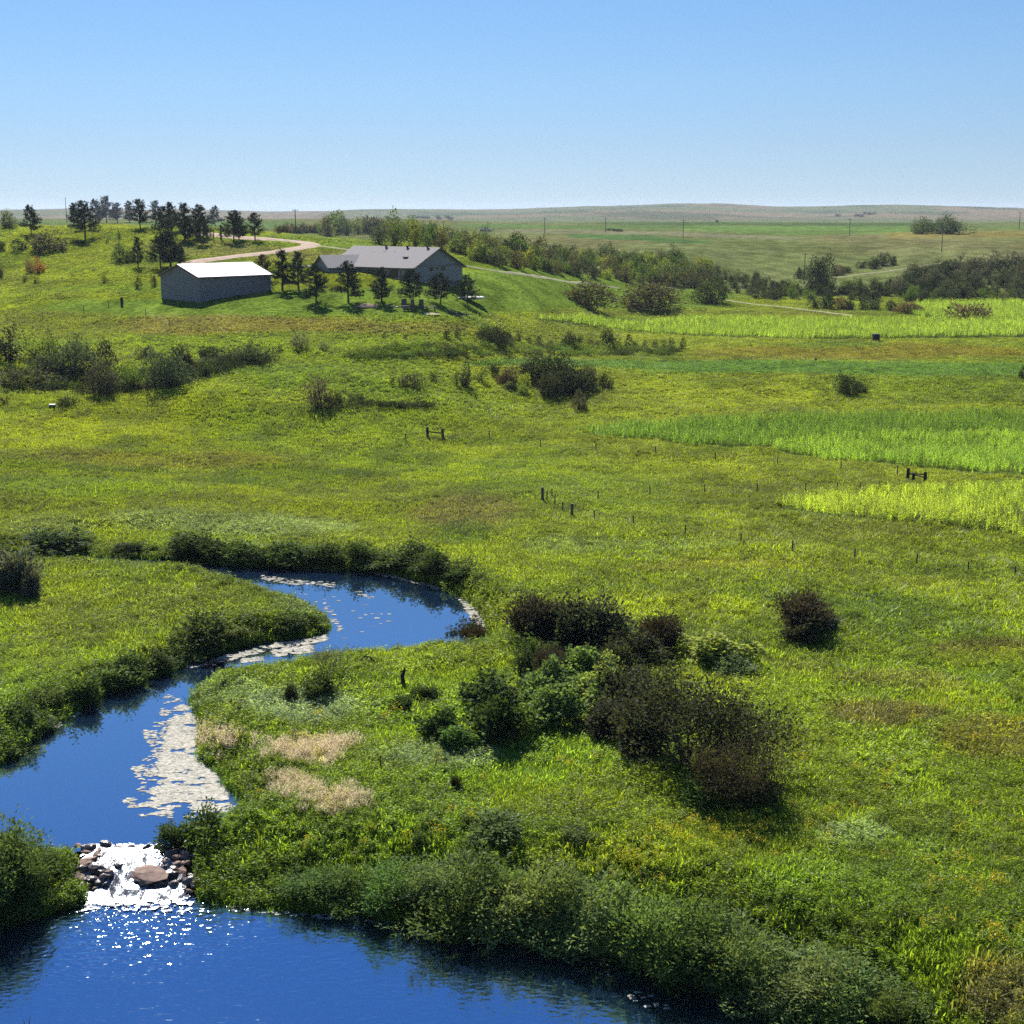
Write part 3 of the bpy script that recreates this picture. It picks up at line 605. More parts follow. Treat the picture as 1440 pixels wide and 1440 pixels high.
for (y0, y1, dens, s0, fat) in ((40, 62, 30, .8, 1.1), (62, 90, 20, .8, 1.25), (90, 135, 15, .72, 1.3), (135, 200, 11, .55, 1.4), (200, 300, 5.0, .42, 1.9), (300, 430, 1.8, .38, 2.3)):
    x, y = area_pts(y0, y1, dens); z = hgt(x, y); u, v = proj(x, y, z); r = rng.random(len(x)); wd = water_d(x, y) if y0 < 170 else np.full(len(x), 99.)
    ok = (wd > .25) & (u > -330) & (u < 1790) & (v < 1560)
    if y0 < 70: ok &= ~((u > 100) & (u < 282) & (v > 1190) & (v < 1262) & (wd < 3))
    if y1 > 250: ok &= ~road_near(x, y)
    if y1 > 150: ok &= ~in_crop(u, v)
    if y1 > 225: ok &= ~((blob(u, v, [(560,405,400,38),(700,400,300,34),(270,430,230,16)], .2) > rng.random(len(x)))) # mown lawn
    x, y, z, u, v, r, wd = [q[ok] for q in (x, y, z, u, v, r, wd)]
    tint = ground_colour(x, y, z); jit = (rng.uniform(.62, 1.5, len(x)) if y0 < 130 else rng.uniform(.8, 1.22, len(x)))*(.82+.36*fbm(x/1.7, y/1.7, 81, 2)*1.0); tint = tint*jit[:, None]*(2.1 if y0 < 90 else 1.9)
    sage = blob(u, v, SAGE_PX); n4 = fbm(x/1.4, y/1.8, 99, 3)-.5; tan_ = blob(u+n4*70, v+n4*30, TAN_PX, 1.0)*.42; gold = blob(u, v, GOLD_PX); bankf = (1-sstep(.8, 3.6, wd+rng.normal(size=len(x))*.6))*(.45+.55*sstep(.35, .6, fbm(x/4, y/4, 88, 2)))
    weed = fbm(x/3.3, y/4.5, 91, 3)+.10*(1-sstep(60, 130, y)); hgtf = .75+.7*fbm(x/4, y/4, 95, 2)
    t2 = tint*(1-bankf[:, None]*.5)+np.array((.1, .16, .02))*bankf[:, None]*.5*jit[:, None]
    isn = (rng.random(len(x)) < np.maximum(bankf*.75, sstep(.5, .62, weed)*.55)); isl = ~isn & (rng.random(len(x)) < np.maximum.reduce([bankf*.7, sstep(.47, .6, fbm(x/2.1, y/3, 97, 3))*.6, sage*.9]))
    isp = rng.random(len(x)) < tan_*.95; isg = ~isp & (tan_ < .02) & (rng.random(len(x)) < np.maximum(gold*.05, .003*(v > 1000)))
    rest = ~(isn | isl | isp | isg); bl = rest & (r < (.75 if y1 < 95 else .3)); ro = rest & ~bl
    ws = .85+bankf*.35
    for nm, k, cc, s_ in (('blades', bl, tint, hgtf), ('rough_grass', ro, tint, hgtf), ('narrow', isn & ~isp & ~isg, t2*.85, ws*hgtf), ('leafy', isl & ~isp & ~isg, t2, ws*hgtf), ('golden', isg, t2, hgtf*1.1), ('plume', isp, tint*0+np.array((.12, .13, .03)), hgtf)):
        if k.sum(): sets[nm].append((x[k], y[k], (s0*s_*rng.uniform(.75, 1.25, len(x)))[k], cc[k], np.full(k.sum(), fat)))
names = {'blades': 'fine_grass', 'rough_grass': 'coarse_grass', 'leafy': 'broadleaf_weeds', 'narrow': 'bank_weeds', 'golden': 'goldenrod', 'plume': 'plume_grass'}
labels = {'blades': ('short yellow green meadow grass of the creek floodplain', 'grass'), 'rough_grass': ('long coarse green meadow grass across the valley floor', 'grass'), 'leafy': ('pale broad leaved weeds growing through the meadow', 'weeds'),
  'narrow': ('dark narrow leaved weeds crowding the creek banks', 'weeds'), 'golden': ('yellow flowering goldenrod among the weeds of the near meadow', 'flowers'), 'plume': ('tan feathery grass patches on the low bank right of the creek', 'grass')}
for k, L_ in sets.items():
    if L_:
        x, y, s_, c_, f_ = [np.concatenate([q[i] for q in L_]) for i in range(5)]; scatter(names[k], k, x, y, s_, c_, labels[k][0], labels[k][1], sxy=f_)
# weedy skirts right at the waterline hang over the creek
px, py = [], []
for poly in (UP, LO):
    for i in range(len(poly)):
        a, b = poly[i], poly[(i+1) % len(poly)]
        if max(a[1], b[1]) < 44: continue
        ln = float(np.hypot(*(b-a))); n = int(ln*16)
        t = rng.random(n); q = a[None]*(1-t[:, None])+b[None]*t[:, None]+rng.normal(size=(n, 2))*.55; px.append(q[:, 0]); py.append(q[:, 1])
x = np.concatenate(px); y = np.concatenate(py); wd = water_d(x, y); k = (wd > .12) & (wd < 1.3) & (y > 44) & (sdist(x, y, WEIR) > .6); x, y = x[k], y[k]
scatter('bank_sedge', 'blades', x, y, rng.uniform(.8, 1.5, len(x)), np.array((.08, .15, .015))*rng.uniform(.6, 1.4, (len(x), 1)), 'dark green sedges fringing the waterline of the creek', 'grass')
# crops
CC = {'yellow': (.52, .62, .07), 'light': (.38, .54, .07), 'green': (.27, .42, .05), 'bright': (.40, .53, .08)}
CL = [('yellow leaved corn plot nearest the creek at the right edge', 'corn field'), ('light green corn plot behind the right hand fence brace', 'corn field'), ('deep green corn strip reaching farthest left across the valley floor', 'corn field'), ('long bright green crop strip below the three round lawn bushes', 'crop field'), ('small bright crop plot behind the lone brown bush at the right', 'crop field')]
for (nm, P), lb in zip(CORN_POLY, CL):
    W_ = np.array([at(u, v)[:2] for u, v in P]); x0, y0 = W_.min(0); x1, y1 = W_.max(0); dn = {'yellow': 3.4, 'light': 3.4, 'green': 3.4}.get(nm, 1.9)
    n = int((x1-x0)*(y1-y0)*dn); x = rng.uniform(x0, x1, n); y = rng.uniform(y0, y1, n)
    x = np.round(x/.75)*.75+rng.normal(size=n)*.1 if dn > 2 else x
    e = (fbm(x/4, y/4, 33, 2)-.5)*4; k = inpoly(x+e, y+e, W_); x, y = x[k], y[k]; n = len(x)
    f = fbm(x/9, y/16, 37, 3); c = np.array(CC[nm])*rng.uniform(.45, 1.5, (n, 1))*(.75+.5*f[:, None]); g2 = sstep(.5, .62, f)[:, None]; c = c*(1-.3*g2)+np.array((.09, .17, .03))*.3*g2
    if nm == 'green': q = sstep(20, 60, x-0)[:, None]*.35; c = c*(1-q)+np.array((.13, .2, .03))*q
    scatter('corn_field', 'corn', x, y, rng.uniform(.72, 1.1, n)*(.66 if dn > 2 else .7), c, lb[0], lb[1])
# ------------------------------------------------------------------ metal barn
def gable(name, label, cat, origin, phi, L_, W_, eave, rise, mw, mr, mt, over=.35, base=-1.5):
    """near corner at origin; long side runs along phi, gable end runs along phi+90 degrees (away from the camera); returns (thing, matrix)"""
    o = bpy.data.objects.new(name, None); col.objects.link(o); o.location = origin; o.rotation_euler = (0, 0, phi); tag(o, label, cat)
    b = MB(); t = .15
    b.box((L_/2, t/2, (eave+base)/2), (L_, t, eave-base)); b.box((L_/2, W_-t/2, (eave+base)/2), (L_, t, eave-base))
    for x in (0, L_-t): b.prism([(x, t, base), (x, W_-t, base), (x, W_-t, eave), (x, W_/2, eave+rise), (x, t, eave)], (t, 0, 0))
    b.build('wall', mw, o)
    s = math.hypot(W_/2, rise); ov = over; k = rise/(W_/2)
    for sg in (0, 1):
        y0 = -ov if sg == 0 else W_+ov; q = MB()
        q.prism([(-ov, y0, eave-k*ov+.02), (-ov, W_/2, eave+rise+.02), (-ov, W_/2, eave+rise+.14), (-ov, y0, eave-k*ov+.14)][::(1 if sg == 0 else -1)], (L_+2*ov, 0, 0)); q.build('roof', mr, o)
    return o, b
def eaves(o, L_, W_, eave, rise, m, ov=.35, d=.22):
    k = rise/(W_/2)
    for y in (-ov-.03, W_+ov+.03): q = MB(); q.box((L_/2, y, eave-k*ov-.02), (L_+2*ov, .06, d)); q.build('fascia', m, o)
    for x in (-ov-.03, L_+ov+.03):
        for sg in (-1, 1):
            q = MB(); y0 = -ov if sg < 0 else W_+ov
            q.prism([(x-.03, y0, eave-k*ov-.16), (x-.03, W_/2, eave+rise-.14), (x-.03, W_/2, eave+rise+.1), (x-.03, y0, eave-k*ov+.1)], (.06, 0, 0)); q.build('fascia', m, o)
def siding(name, c, pitch, vertical=True, depth=.35):
    m, N, L = mat(name); o = N.new('ShaderNodeOutputMaterial'); p = N.new('ShaderNodeBsdfPrincipled'); L.new(p.outputs[0], o.inputs[0]); p.inputs['Roughness'].default_value = .6
    tc = N.new('ShaderNodeTexCoord'); wv = N.new('ShaderNodeTexWave'); wv.inputs['Scale'].default_value = pitch; wv.bands_direction = 'DIAGONAL' if vertical else 'Z'; L.new(tc.outputs['Object'], wv.inputs[0])
    nz = N.new('ShaderNodeTexNoise'); nz.inputs['Scale'].default_value = .8; L.new(tc.outputs['Object'], nz.inputs[0])
    mr = N.new('ShaderNodeMapRange'); mr.inputs['To Min'].default_value = .85; mr.inputs['To Max'].default_value = 1.12; L.new(nz.outputs[0], mr.inputs[0])
    mx = N.new('ShaderNodeVectorMath'); mx.operation = 'SCALE'; mx.inputs[0].default_value = c; L.new(mr.outputs[0], mx.inputs['Scale']); L.new(mx.outputs[0], p.inputs['Base Color'])
    b = N.new('ShaderNodeBump'); b.inputs['Strength'].default_value = depth; b.inputs['Distance'].default_value = .03; L.new(wv.outputs[0], b.inputs['Height']); L.new(b.outputs[0], p.inputs['Normal']); return m
M_BWALL = siding('barn_cladding', (.165, .148, .15), 3.2); M_BROOF = simple('white_metal_roof', (.85, .85, .86), .3, .6, .03, .5, metal=.35); M_BTRIM = simple('dark_red_trim', (.2, .07, .06), .6)
M_HWALL = siding('house_siding', (.19, .185, .18), 1.6, False); M_SHING = simple('weathered_shingles', (.25, .232, .222), .95, .12, .12, 5, bump=.5); M_HTRIM = simple('brown_trim', (.09, .075, .065), .6)
M_DARKGL = simple('window_glass', (.02, .022, .028), .12, .6, .1); M_STUCCO = simple('tan_wall', (.42, .3, .23), .8); M_WHITE = simple('white_paint', (.75, .74, .7), .6); M_CONC = simple('concrete', (.55, .53, .49), .9); M_WOOD = simple('weathered_wood', (.12, .095, .075), .85, .2, .3, 6, bump=.4)
M_BLACK = simple('dark_paint', (.015, .014, .016), .6)
p0 = at(281, 425.5); p0.z = float(hgt(p0.x, p0.y))
BZ = p0.z; az = math.atan2(p0.x, p0.y)
bL, bW, bph = 16.2, 13.2, R(33)-az*0
phi = bph+(-az)*1.0
phi = R(33)-az*-1*-1 if False else R(33)+(-az)
m_ = mperpx(p0); eave_h = 35.3*m_; rise = 15.8*m_
barn, _ = gable('barn', 'grey metal barn with bright white roof on the hillside left of the house', 'barn', p0, phi, bL, bW, eave_h, rise, M_BWALL, M_BROOF, M_BTRIM)
eaves(barn, bL, bW, eave_h, rise, M_BTRIM)
q = MB(); q.box((8.2, -.02, .9), (.35, .05, .3)); q.build('vent', M_BLACK, barn)
q = MB(); q.box((bL+.03, -.05, eave_h/2-.6), (.12, .12, eave_h+1.0)); q.build('downpipe', M_WHITE, barn)

# ------------------------------------------------------------------ house: main block with its gable to the right, wing with its gable to the left
a_, b_ = ray(581, 376.7); hd = 291.0; hc = Vector((a_*hd, hd, CAM_Z+b_*hd)); mpp = hd/F_PX*1.03; haz = math.atan2(hc.x, hc.y)
HE = 2.9+2.2; hw, hl = 69*mpp/math.sin(R(42)), 116*mpp/math.cos(R(42)); hr = 25*mpp
# local frame: x runs from the near corner back to the left, y along the gable end to the right and back
def house_block(name, origin, ax, ay, L_, W_, eave, rise, down, over, parent=None):
    M = Matrix(((ax[0], ay[0], 0), (ax[1], ay[1], 0), (0, 0, 1)))
    return M
zb = hc.z-5.3
house = bpy.data.objects.new('house', None); col.objects.link(house); house.location = (hc.x, hc.y, zb); tag(house, 'grey ranch house with low shingled roof behind a row of pines', 'house')
def T(org, ang, x, y, z): return Vector((org[0]+math.cos(ang)*x-math.sin(ang)*y, org[1]+math.sin(ang)*x+math.cos(ang)*y, z))
class Blk:
    """a gabled block in house coordinates: u along the ridge, w across it"""
    def __init__(s, org, ang, L_, W_, z0, eave, rise, flip): s.o, s.a, s.L, s.W, s.z0, s.e, s.r, s.fl = org, ang, L_, W_, z0, eave, rise, flip
    def P(s, u, w, z): return T(s.o, s.a, u, w*s.fl, z)
    def wall(s, m, nm='wall', ends=(1, 1)):
        for w in (0, s.W-.2): q = MB(); q.prism([s.P(0, w, s.z0), s.P(s.L, w, s.z0), s.P(s.L, w, s.e), s.P(0, w, s.e)], s.P(0, w+.2, s.z0)-s.P(0, w, s.z0)); q.build(nm, m, house)
        for i, u in enumerate((0, s.L-.2)):
            if ends[i]: q = MB(); q.prism([s.P(u, .2, s.z0), s.P(u, s.W-.2, s.z0), s.P(u, s.W-.2, s.e), s.P(u, s.W/2, s.e+s.r), s.P(u, .2, s.e)], s.P(u+.2, .2, s.z0)-s.P(u, .2, s.z0)); q.build(nm, m, house)
    def roof(s, m, mt, ov=.55):
        k = s.r/(s.W/2)
        for w0 in (-ov, s.W+ov):
            q = MB(); q.prism([s.P(-ov, w0, s.e-k*ov+.03), s.P(-ov, s.W/2, s.e+s.r+.03), s.P(-ov, s.W/2, s.e+s.r+.2), s.P(-ov, w0, s.e-k*ov+.2)], s.P(s.L+ov, 0, 0)-s.P(-ov, 0, 0)); rf = q.build('roof', m, house)
            q = MB(); c = s.P(s.L/2, w0, s.e-k*ov+.02); q.box(c, (s.L+2*ov, .08, .26), s.a); q.build('fascia', mt, house)
            for u in (-ov-.04, s.L+ov+.04):
                q = MB(); q.prism([s.P(u-.04, w0, s.e-k*ov-.1), s.P(u-.04, s.W/2, s.e+s.r-.08), s.P(u-.04, s.W/2, s.e+s.r+.17), s.P(u-.04, w0, s.e-k*ov+.16)], s.P(u+.04, 0, 0)-s.P(u-.04, 0, 0)); q.build('fascia', mt, house)
    def slab(s, c, d, m, nm): q = MB(); q.box(s.P(*c), d, s.a); return q.build(nm, m, house)
# main block: ridge direction from the near corner towards back left
dir_l = math.pi-R(42)-haz; mainb = Blk((0, 0), dir_l, hl, hw, -.3, 5.3, hr, -1)
mainb.wall(M_HWALL); mainb.roof(M_SHING, M_HTRIM, .6)
# wing
a2, b2 = ray(463, 376.7); d2 = hd+7.0; wc_ = Vector((a2*d2-hc.x, d2-hc.y, 0)); we = CAM_Z+b2*d2-zb
wing = Blk((wc_.x, wc_.y), R(30)-haz-R(6), 15.5, 30*mpp/math.sin(R(30))*1.0, -.3, we, 15.3*mpp, 1)
wing.wall(M_HWALL); wing.roof(M_SHING, M_HTRIM, .4)
# lean-to at the far left
q = MB(); a3, b3 = ray(436, 378.5); d3 = hd+14; c3 = Vector((a3*d3-hc.x, d3-hc.y, CAM_Z+b3*d3-zb)); q.box(c3-Vector((0, 0, 1.9)), (3.2, 4, 3.2), R(20)); q.build('lean_to_wall', M_HWALL, house)
q = MB(); q.box(c3, (3.8, 4.8, .2), M=Matrix.Rotation(R(20), 3, 'Z')@Matrix.Rotation(R(16), 3, 'X')); q.build('lean_to_roof', M_SHING, house)
# gable end windows, ledge and lower walk-out wall
gx = -.03
def gwin(w, z, ww, hh):
    q = MB(); q.box(mainb.P(gx, w, z), (.1, ww, hh), mainb.a); f = q.build('window', M_HTRIM, house)
    for k in (-1, 1): q = MB(); q.box(mainb.P(gx-.06, w+k*ww*.235, z), (.05, ww*.42, hh*.8), mainb.a); g = q.build('pane', M_DARKGL, f)
for w_, wd_ in ((hw*.36, 1.25), (hw*.60, 1.3)): gwin(w_, 4.9, wd_, .8)
gwin(hw*.48, 4.9, .45, .45)
mainb.slab((-.035, hw/2, 5.55), (.07, hw-.4, .12), M_HTRIM, 'band')
mainb.slab((-.035, hw/2, 1.0), (.09, hw-.1, 2.3), simple('stone_base', (.1, .09, .085), .9), 'stone_base')
mainb.slab((-.07, hw*.93, 1.2), (.1, 1.6, 2.2), M_BLACK, 'door')
# recessed front between the wing and the near corner
for u_, wd_, m__, nm in ((3.2, 1.7, M_STUCCO, 'panel'), (5.6, 2.4, M_DARKGL, 'window'), (7.7, 1.7, M_STUCCO, 'panel'), (9.6, 1.9, M_DARKGL, 'window'), (12.2, 2.2, M_DARKGL, 'window'), (1.3, 1.4, M_HTRIM, 'panel')):
    mainb.slab((u_, -.05, 3.8), (wd_, .1, 2.6), m__, nm)
mainb.slab((7, -.05, 5.13), (13, .08, .3), M_STUCCO, 'band')
mainb.slab((7.5, -1.2, 2.2), (13, 2.2, .25), M_CONC, 'porch')
for i in range(6): mainb.slab((1.6+i*2.35, -2.1, 3.6), (.14, .14, 2.8), M_HTRIM, 'post')
for i in range(14): mainb.slab((1.6+i*.9, -2.15, 2.75), (.05, .05, .9), M_HTRIM, 'baluster')
mainb.slab((7.5, -2.15, 3.2), (12.2, .07, .07), M_HTRIM, 'rail')
# roof vents and pipes
def onroof(b, u, f, h, r_, m, nm, cap=None):
    z = b.e+b.r*f; w = b.W/2*f; q = MB(); p = b.P(u, w, z-.2); q.tube([p, p+Vector((0, 0, h+.2))], r_, 8); c = q.build(nm, m, house)
    if cap: q = MB(); p = b.P(u, w, z+h); q.box(p, (cap, cap, .22), b.a); q.build('cap', m, c)
for u in (2.4, 8.1, 14.2): onroof(mainb, u, .93, .6, .2, M_BLACK, 'chimney', .55)
for u, f in ((12.8, .72), (13.3, .72), (10.2, .72), (16.4, .7)): onroof(mainb, u, f, .3, .07, M_BLACK, 'pipe')
z = mainb.e+mainb.r*.45; q = MB(); sl = math.atan2(mainb.r, mainb.W/2)
q.box(mainb.P(5.2, mainb.W/2*.45, z+.3), (1.2, .7, .16), mainb.a); q.build('roof_vent', M_BLACK, house)
q = MB(); q.box((2.2*mpp*6, 2, 0), (.1, .1, .1)) if False else None

# patio slab to the right of the house, garden bed, rocks, table, log pile
pc = at(651, 419); q = MB(); q.box((0, 0, .05), (8.2, 4.2, .35)); pt = q.build('patio', M_CONC, loc=pc, rz=R(12)); tag(pt, 'pale concrete patio slab at the right foot of the house', 'patio')
def earth_mound(u, v, w_px, h_px, label, c):
    p = at(u, v); s = mperpx(p); g = g_(int(u)); n1, n2 = 18, 9; V = []; F = []
    for j in range(n2):
        for i in range(n1):
            a = 2*math.pi*i/n1; r = 1-j/(n2-.5); V.append((math.cos(a)*r*w_px*s/2*g.uniform(.92, 1.05), math.sin(a)*r*w_px*s/3*g.uniform(.92, 1.05), (1-r*r)*h_px*s*g.uniform(.85, 1.1)-.1))
    for j in range(n2-1):
        for i in range(n1): F.append((j*n1+i, j*n1+(i+1) % n1, (j+1)*n1+(i+1) % n1, (j+1)*n1+i))
    o = add('earth_mound', mesh_np('earth_mound', V, F, simple('bare_earth', c, .95, .1, .3, 1.5, bump=.6), True), loc=p); tag(o, label, 'mound'); return o
earth_mound(517, 431, 42, 5, 'low mound of bare brown earth in front of the second pine of the house row', (.2, .15, .1))
def rock_mesh(name, g, m, flat=.6, sub=2):
    import bmesh
    bm = bmesh.new(); bmesh.ops.create_icosphere(bm, subdivisions=sub, radius=1); cuts = [(unit(1, g)[0], g.uniform(.55, .85)) for _ in range(9)]
    for v in bm.verts:
        c = np.array(v.co)
        for d, t in cuts:
            k = c@d
            if k > t: c = c-d*(k-t)
        c = c*(1+.05*g.normal()); v.co = (c[0], c[1]*.8, c[2]*flat)
    me = bpy.data.meshes.new(name); bm.to_mesh(me); bm.free(); me.materials.append(m); return me
M_ROCK = simple('river_rock', (.225, .15, .115), .85, .3, .35, 2.5, bump=.5); M_ROCKD = simple('wet_rock', (.075, .055, .05), .35, .5, .35, 3, bump=.5); M_ROCKP = simple('pinkish_stone', (.45, .32, .27), .8, .3, .25, 3, bump=.4)
rk = [rock_mesh('rock', g_(500+i), M_ROCK) for i in range(5)]; rkd = [rock_mesh('rock', g_(520+i), M_ROCKD, .75) for i in range(5)]; rkp = [rock_mesh('stone', g_(540+i), M_ROCKP, .6, 1) for i in range(3)]
for i, (u, v, w_) in enumerate(((545, 430, 6), (551, 431.5, 8), (558, 432.5, 7), (565, 431.5, 8), (572, 433.5, 6))):
    p = at(u, v); s = w_*mperpx(p)/2; o = add('garden_stone', rkp[i % 3], loc=p, rz=i*1.3, sc=s); tag(o, ('small leftmost', 'wide second', 'flat middle', 'wide fourth', 'lowest rightmost')[i]+' pinkish stone in the garden row below the house', 'stone', 'pinkish garden stones below the house')
def stump(u, v, h, r_, label):
    p = at(u, v); q = MB(); q.tube([(0, 0, -.2), (0, 0, h*.5), (0, 0, h)], [r_*1.15, r_, r_*.95], 9); o = q.build('tree_stump', M_WOOD, loc=p); tag(o, label, 'stump')
stump(568, 432, 1.5, .5, 'dark upright stump nearest the pinkish garden stones'); stump(580, 436, 1.9, .35, 'slender dark stump standing at the foot of the middle house row pine'); stump(592.5, 433, 1.5, .45, 'dark stump just left of the lawn bench')
def bench(u, v, w_px, label, kind='picnic_table'):
    p = at(u, v); s = mperpx(p)*w_px; o = bpy.data.objects.new(kind, None); col.objects.link(o); o.location = p; o.rotation_euler = (0, 0, .2); tag(o, label, 'table')
    q = MB(); q.box((0, 0, .78), (s, .8, .08)); q.build('tabletop', M_WOOD, o)
    for y in (-.75, .75): q = MB(); q.box((0, y, .45), (s, .28, .06)); q.build('seat', M_WOOD, o)
    for x in (-s*.36, s*.36): q = MB(); q.prism([(x-.05, -.8, 0), (x-.05, .8, 0), (x-.05, .35, .74), (x-.05, -.35, .74)], (.1, 0, 0)); q.build('leg', M_WOOD, o)
bench(574, 436.5, 17, 'long dark picnic table beside the dark stumps below the house'); bench(606, 437, 15, 'small dark picnic table on the lawn right of the dark stumps')
earth_mound(602, 441.5, 36, 2.5, 'thin pale flower bed on the lawn in front of the small picnic table', (.3, .28, .15))
p = at(640, 444); lp = bpy.data.objects.new('log_pile', None); col.objects.link(lp); lp.location = p; tag(lp, 'heap of tangled grey logs and brush on the lawn right of the picnic tables', 'log pile')
g = g_(77)
for i in range(22):
    a = -.35+g.normal()*.45; ln = g.uniform(1.2, 2.8); c = Vector((g.uniform(-1.7, 1.7), g.uniform(-.8, .8), .15+g.random()*.75)); c.z *= 1-abs(c.x)/2.6
    d = Vector((math.cos(a), math.sin(a)*.5, g.normal()*.2-.12))*ln/2; q = MB(); q.tube([c-d, c+d], [.11, .08], 6); q.build('log', (M_WOOD, M_DEAD)[i % 2], lp)

# ------------------------------------------------------------------ power poles
def power_pole(u, v, h_px, label, dist=None, arm=True):
    p = at(u, v)
    if dist: a, b = ray(u, v); p = Vector((a*dist, dist, float(hgt(a*dist, dist))))
    s = mperpx(p); H = CAM_Z+ray(u, v-h_px)[1]*p.y-p.z; o = bpy.data.objects.new('power_pole', None); col.objects.link(o); o.location = p; tag(o, label, 'pole', 'power poles across the prairie')
    r_ = max(.15, s*.5); q = MB(); q.tube([(0, 0, -.5), (0, 0, H)], [r_, r_*.75], 8); q.build('pole', M_WOOD, o)
    if arm: q = MB(); q.box((0, 0, H-.5), (1.9, .14, .14)); q.build('crossarm', M_WOOD, o)
    for x in (-.8, 0, .8): q = MB(); q.tube([(x, 0, H-.42), (x, 0, H-.2 if x else H+.1)], .07, 6); q.build('insulator', M_WHITE, o)
    return o
power_pole(766, 328, 22, 'first power pole from the left on the open plateau beyond the ravine')
power_pole(851.5, 326, 20, 'power pole standing at the left tip of the dark green far field')
power_pole(960.5, 336, 27, 'power pole at the left end of the bright green far field')
power_pole(1194.5, 331, 24, 'power pole on the pasture ridge left of the twin round trees')
power_pole(1324, 355, 33, 'tall power pole rising in front of the twin round trees')
power_pole(1433, 323, 25, 'power pole farthest right on the plateau')
power_pole(1131, 390, 34, 'power pole beside the dark round tree in the right hand draw')
power_pole(415.5, 314, 20, 'power pole above the shrubs behind the driveway bend', dist=430)
power_pole(94, 313, 35, 'tall thin pole left of the hilltop pines', arm=False)
power_pole(623.5, 325, 14, 'short distant power pole above the ravine trees', dist=640)
for u, v, h in ((311, 337, 20), (301, 341, 14)):
    p = at(u, v); H = h*mperpx(p); q = MB(); q.tube([(0, 0, -.3), (0, 0, H)], .22 if h > 15 else .1, 7); o = q.build('timber_post', M_WOOD, loc=p); tag(o, 'stout dark timber post left of the driveway loop pines' if h > 15 else 'thin dark post beside the stout one on the hillside', 'post')
# long pale trailer far off
p = at(683, 325.5); s = mperpx(p)*18; o = bpy.data.objects.new('trailer', None); col.objects.link(o); o.location = p; tag(o, 'long low white trailer parked on the far plateau above the ravine', 'trailer')
q = MB(); q.box((0, 0, .5*s*.16+.7), (s, 2.4, s*.12)); q.build('body', M_WHITE, o); q = MB(); q.box((0, 0, .45), (s*.9, 2.2, .5)); q.build('underframe', M_BLACK, o)
for x in (-.35, -.28, .3, .37):
    q = MB(); q.tube([(x*s, -1.25, .45), (x*s, -.95, .45)], .45, 10); q.build('wheel', M_BLACK, o)

# ------------------------------------------------------------------ fences, braces, small things in the meadow
def post_line(name, pts, label, cat='fence', hpx=None, H=1.25, r_=.07, thick=(), wires=True, zs=(1.1, .8, .5)):
    o = bpy.data.objects.new(name, None); col.objects.link(o); P = [at(u, v) for u, v in pts]; o.location = P[0]; tag(o, label, cat); pm = {}
    for i, p in enumerate(P):
        big = i in thick; h = 1.55 if big else H*random.uniform(.92, 1.1); q = MB(); rr = .17 if big else r_; q.tube([(0, 0, -.3), (random.uniform(-.06, .06), 0, h)], [rr, rr*.9], 7)
        q.build('post', M_WOOD if big else M_STEEL, o, loc=p-P[0])
    if wires:
        for z in zs:
            q = MB()
            for i in range(len(P)-1):
                d = (P[i+1]-P[i]).length
                if d < 60: q.tube([P[i]-P[0]+Vector((0, 0, z)), (P[i]+P[i+1])/2-P[0]+Vector((0, 0, z-.05)), P[i+1]-P[0]+Vector((0, 0, z))], .006, 3)
            q.build('wire', M_STEEL, o)
    return o
M_STEEL = simple('rusty_steel', (.08, .055, .045), .7, .4, .3, 8)
post_line('wire_fence', [(571,622),(622,622),(688,617),(760,631),(838,637),(922,641),(1006,649),(1093,655),(1182,664),(1262,670)], 'wire fence of thin steel posts passing both timber braces in the meadow')
post_line('wire_fence', [(763,706),(769,707),(780,712),(791,721),(804,730),(836,735),(891,742),(963,757),(1042,768),(1114,780),(1201,792),(1289,798),(1361,810),(1427,815),(1500,822)], 'wire fence with two thick black posts running down to the right edge', thick=(0, 4), H=1.2)
post_line('wire_fence', [(776,700),(841,704),(914,697),(991,696),(1065,693),(1133,693),(1177,692),(1209,691.5),(1236,691)], 'wire fence along the near yellow corn plot', H=1.1)
post_line('wire_fence', [(153,431),(118,440),(60,447),(10,452)], 'old wire fence trailing left over the grassy slope below the barn', H=1.2)
post_line('wire_fence', [(269,466),(238,461),(205,444)], 'short run of leaning fence posts on the slope below the barn', H=1.2)
def brace(u1, v1, u2, v2, label, mid=None):
    P = [at(u1, v1), at(u2, v2)]; o = bpy.data.objects.new('fence_brace', None); col.objects.link(o); o.location = P[0]; tag(o, label, 'fence brace'); d = P[1]-P[0]
    for b, e in ((Vector(), Vector((.03, 0, 1.6))), (d, d+Vector((-.06, 0, 1.5)))): q = MB(); q.tube([b-Vector((0, 0, .3)), e], [.2, .18], 8); q.build('post', M_WOODD, o)
    q = MB(); q.tube([Vector((0, 0, 1.0)), d+Vector((0, 0, .85))], .09, 6); q.build('rail', M_WOODD, o)
    if mid: m2 = at(*mid)-P[0]; q = MB(); q.tube([m2-Vector((0, 0, .3)), m2+Vector((0, 0, 1.3))], .17, 8); q.build('post', M_WOODD, o); q = MB(); q.tube([m2+Vector((0, 0, 1.2)), Vector(d)+Vector((0, 0, 1.2))], .08, 6); q.build('rail', M_WOODD, o)
    q = MB(); q.tube([Vector((.1, 0, .2)), d+Vector((0, 0, 1.0))], .02, 4); q.build('wire', M_STEEL, o)
M_WOODD = simple('tarred_wood', (.022, .018, .018), .8, .2, .3, 6)
brace(601, 617.5, 623, 618.5, 'dark wooden H shaped fence brace standing alone in the open meadow')
brace(1276, 678, 1301, 682, 'dark wooden fence brace of three posts between the right hand corn plots', mid=(1284, 681))
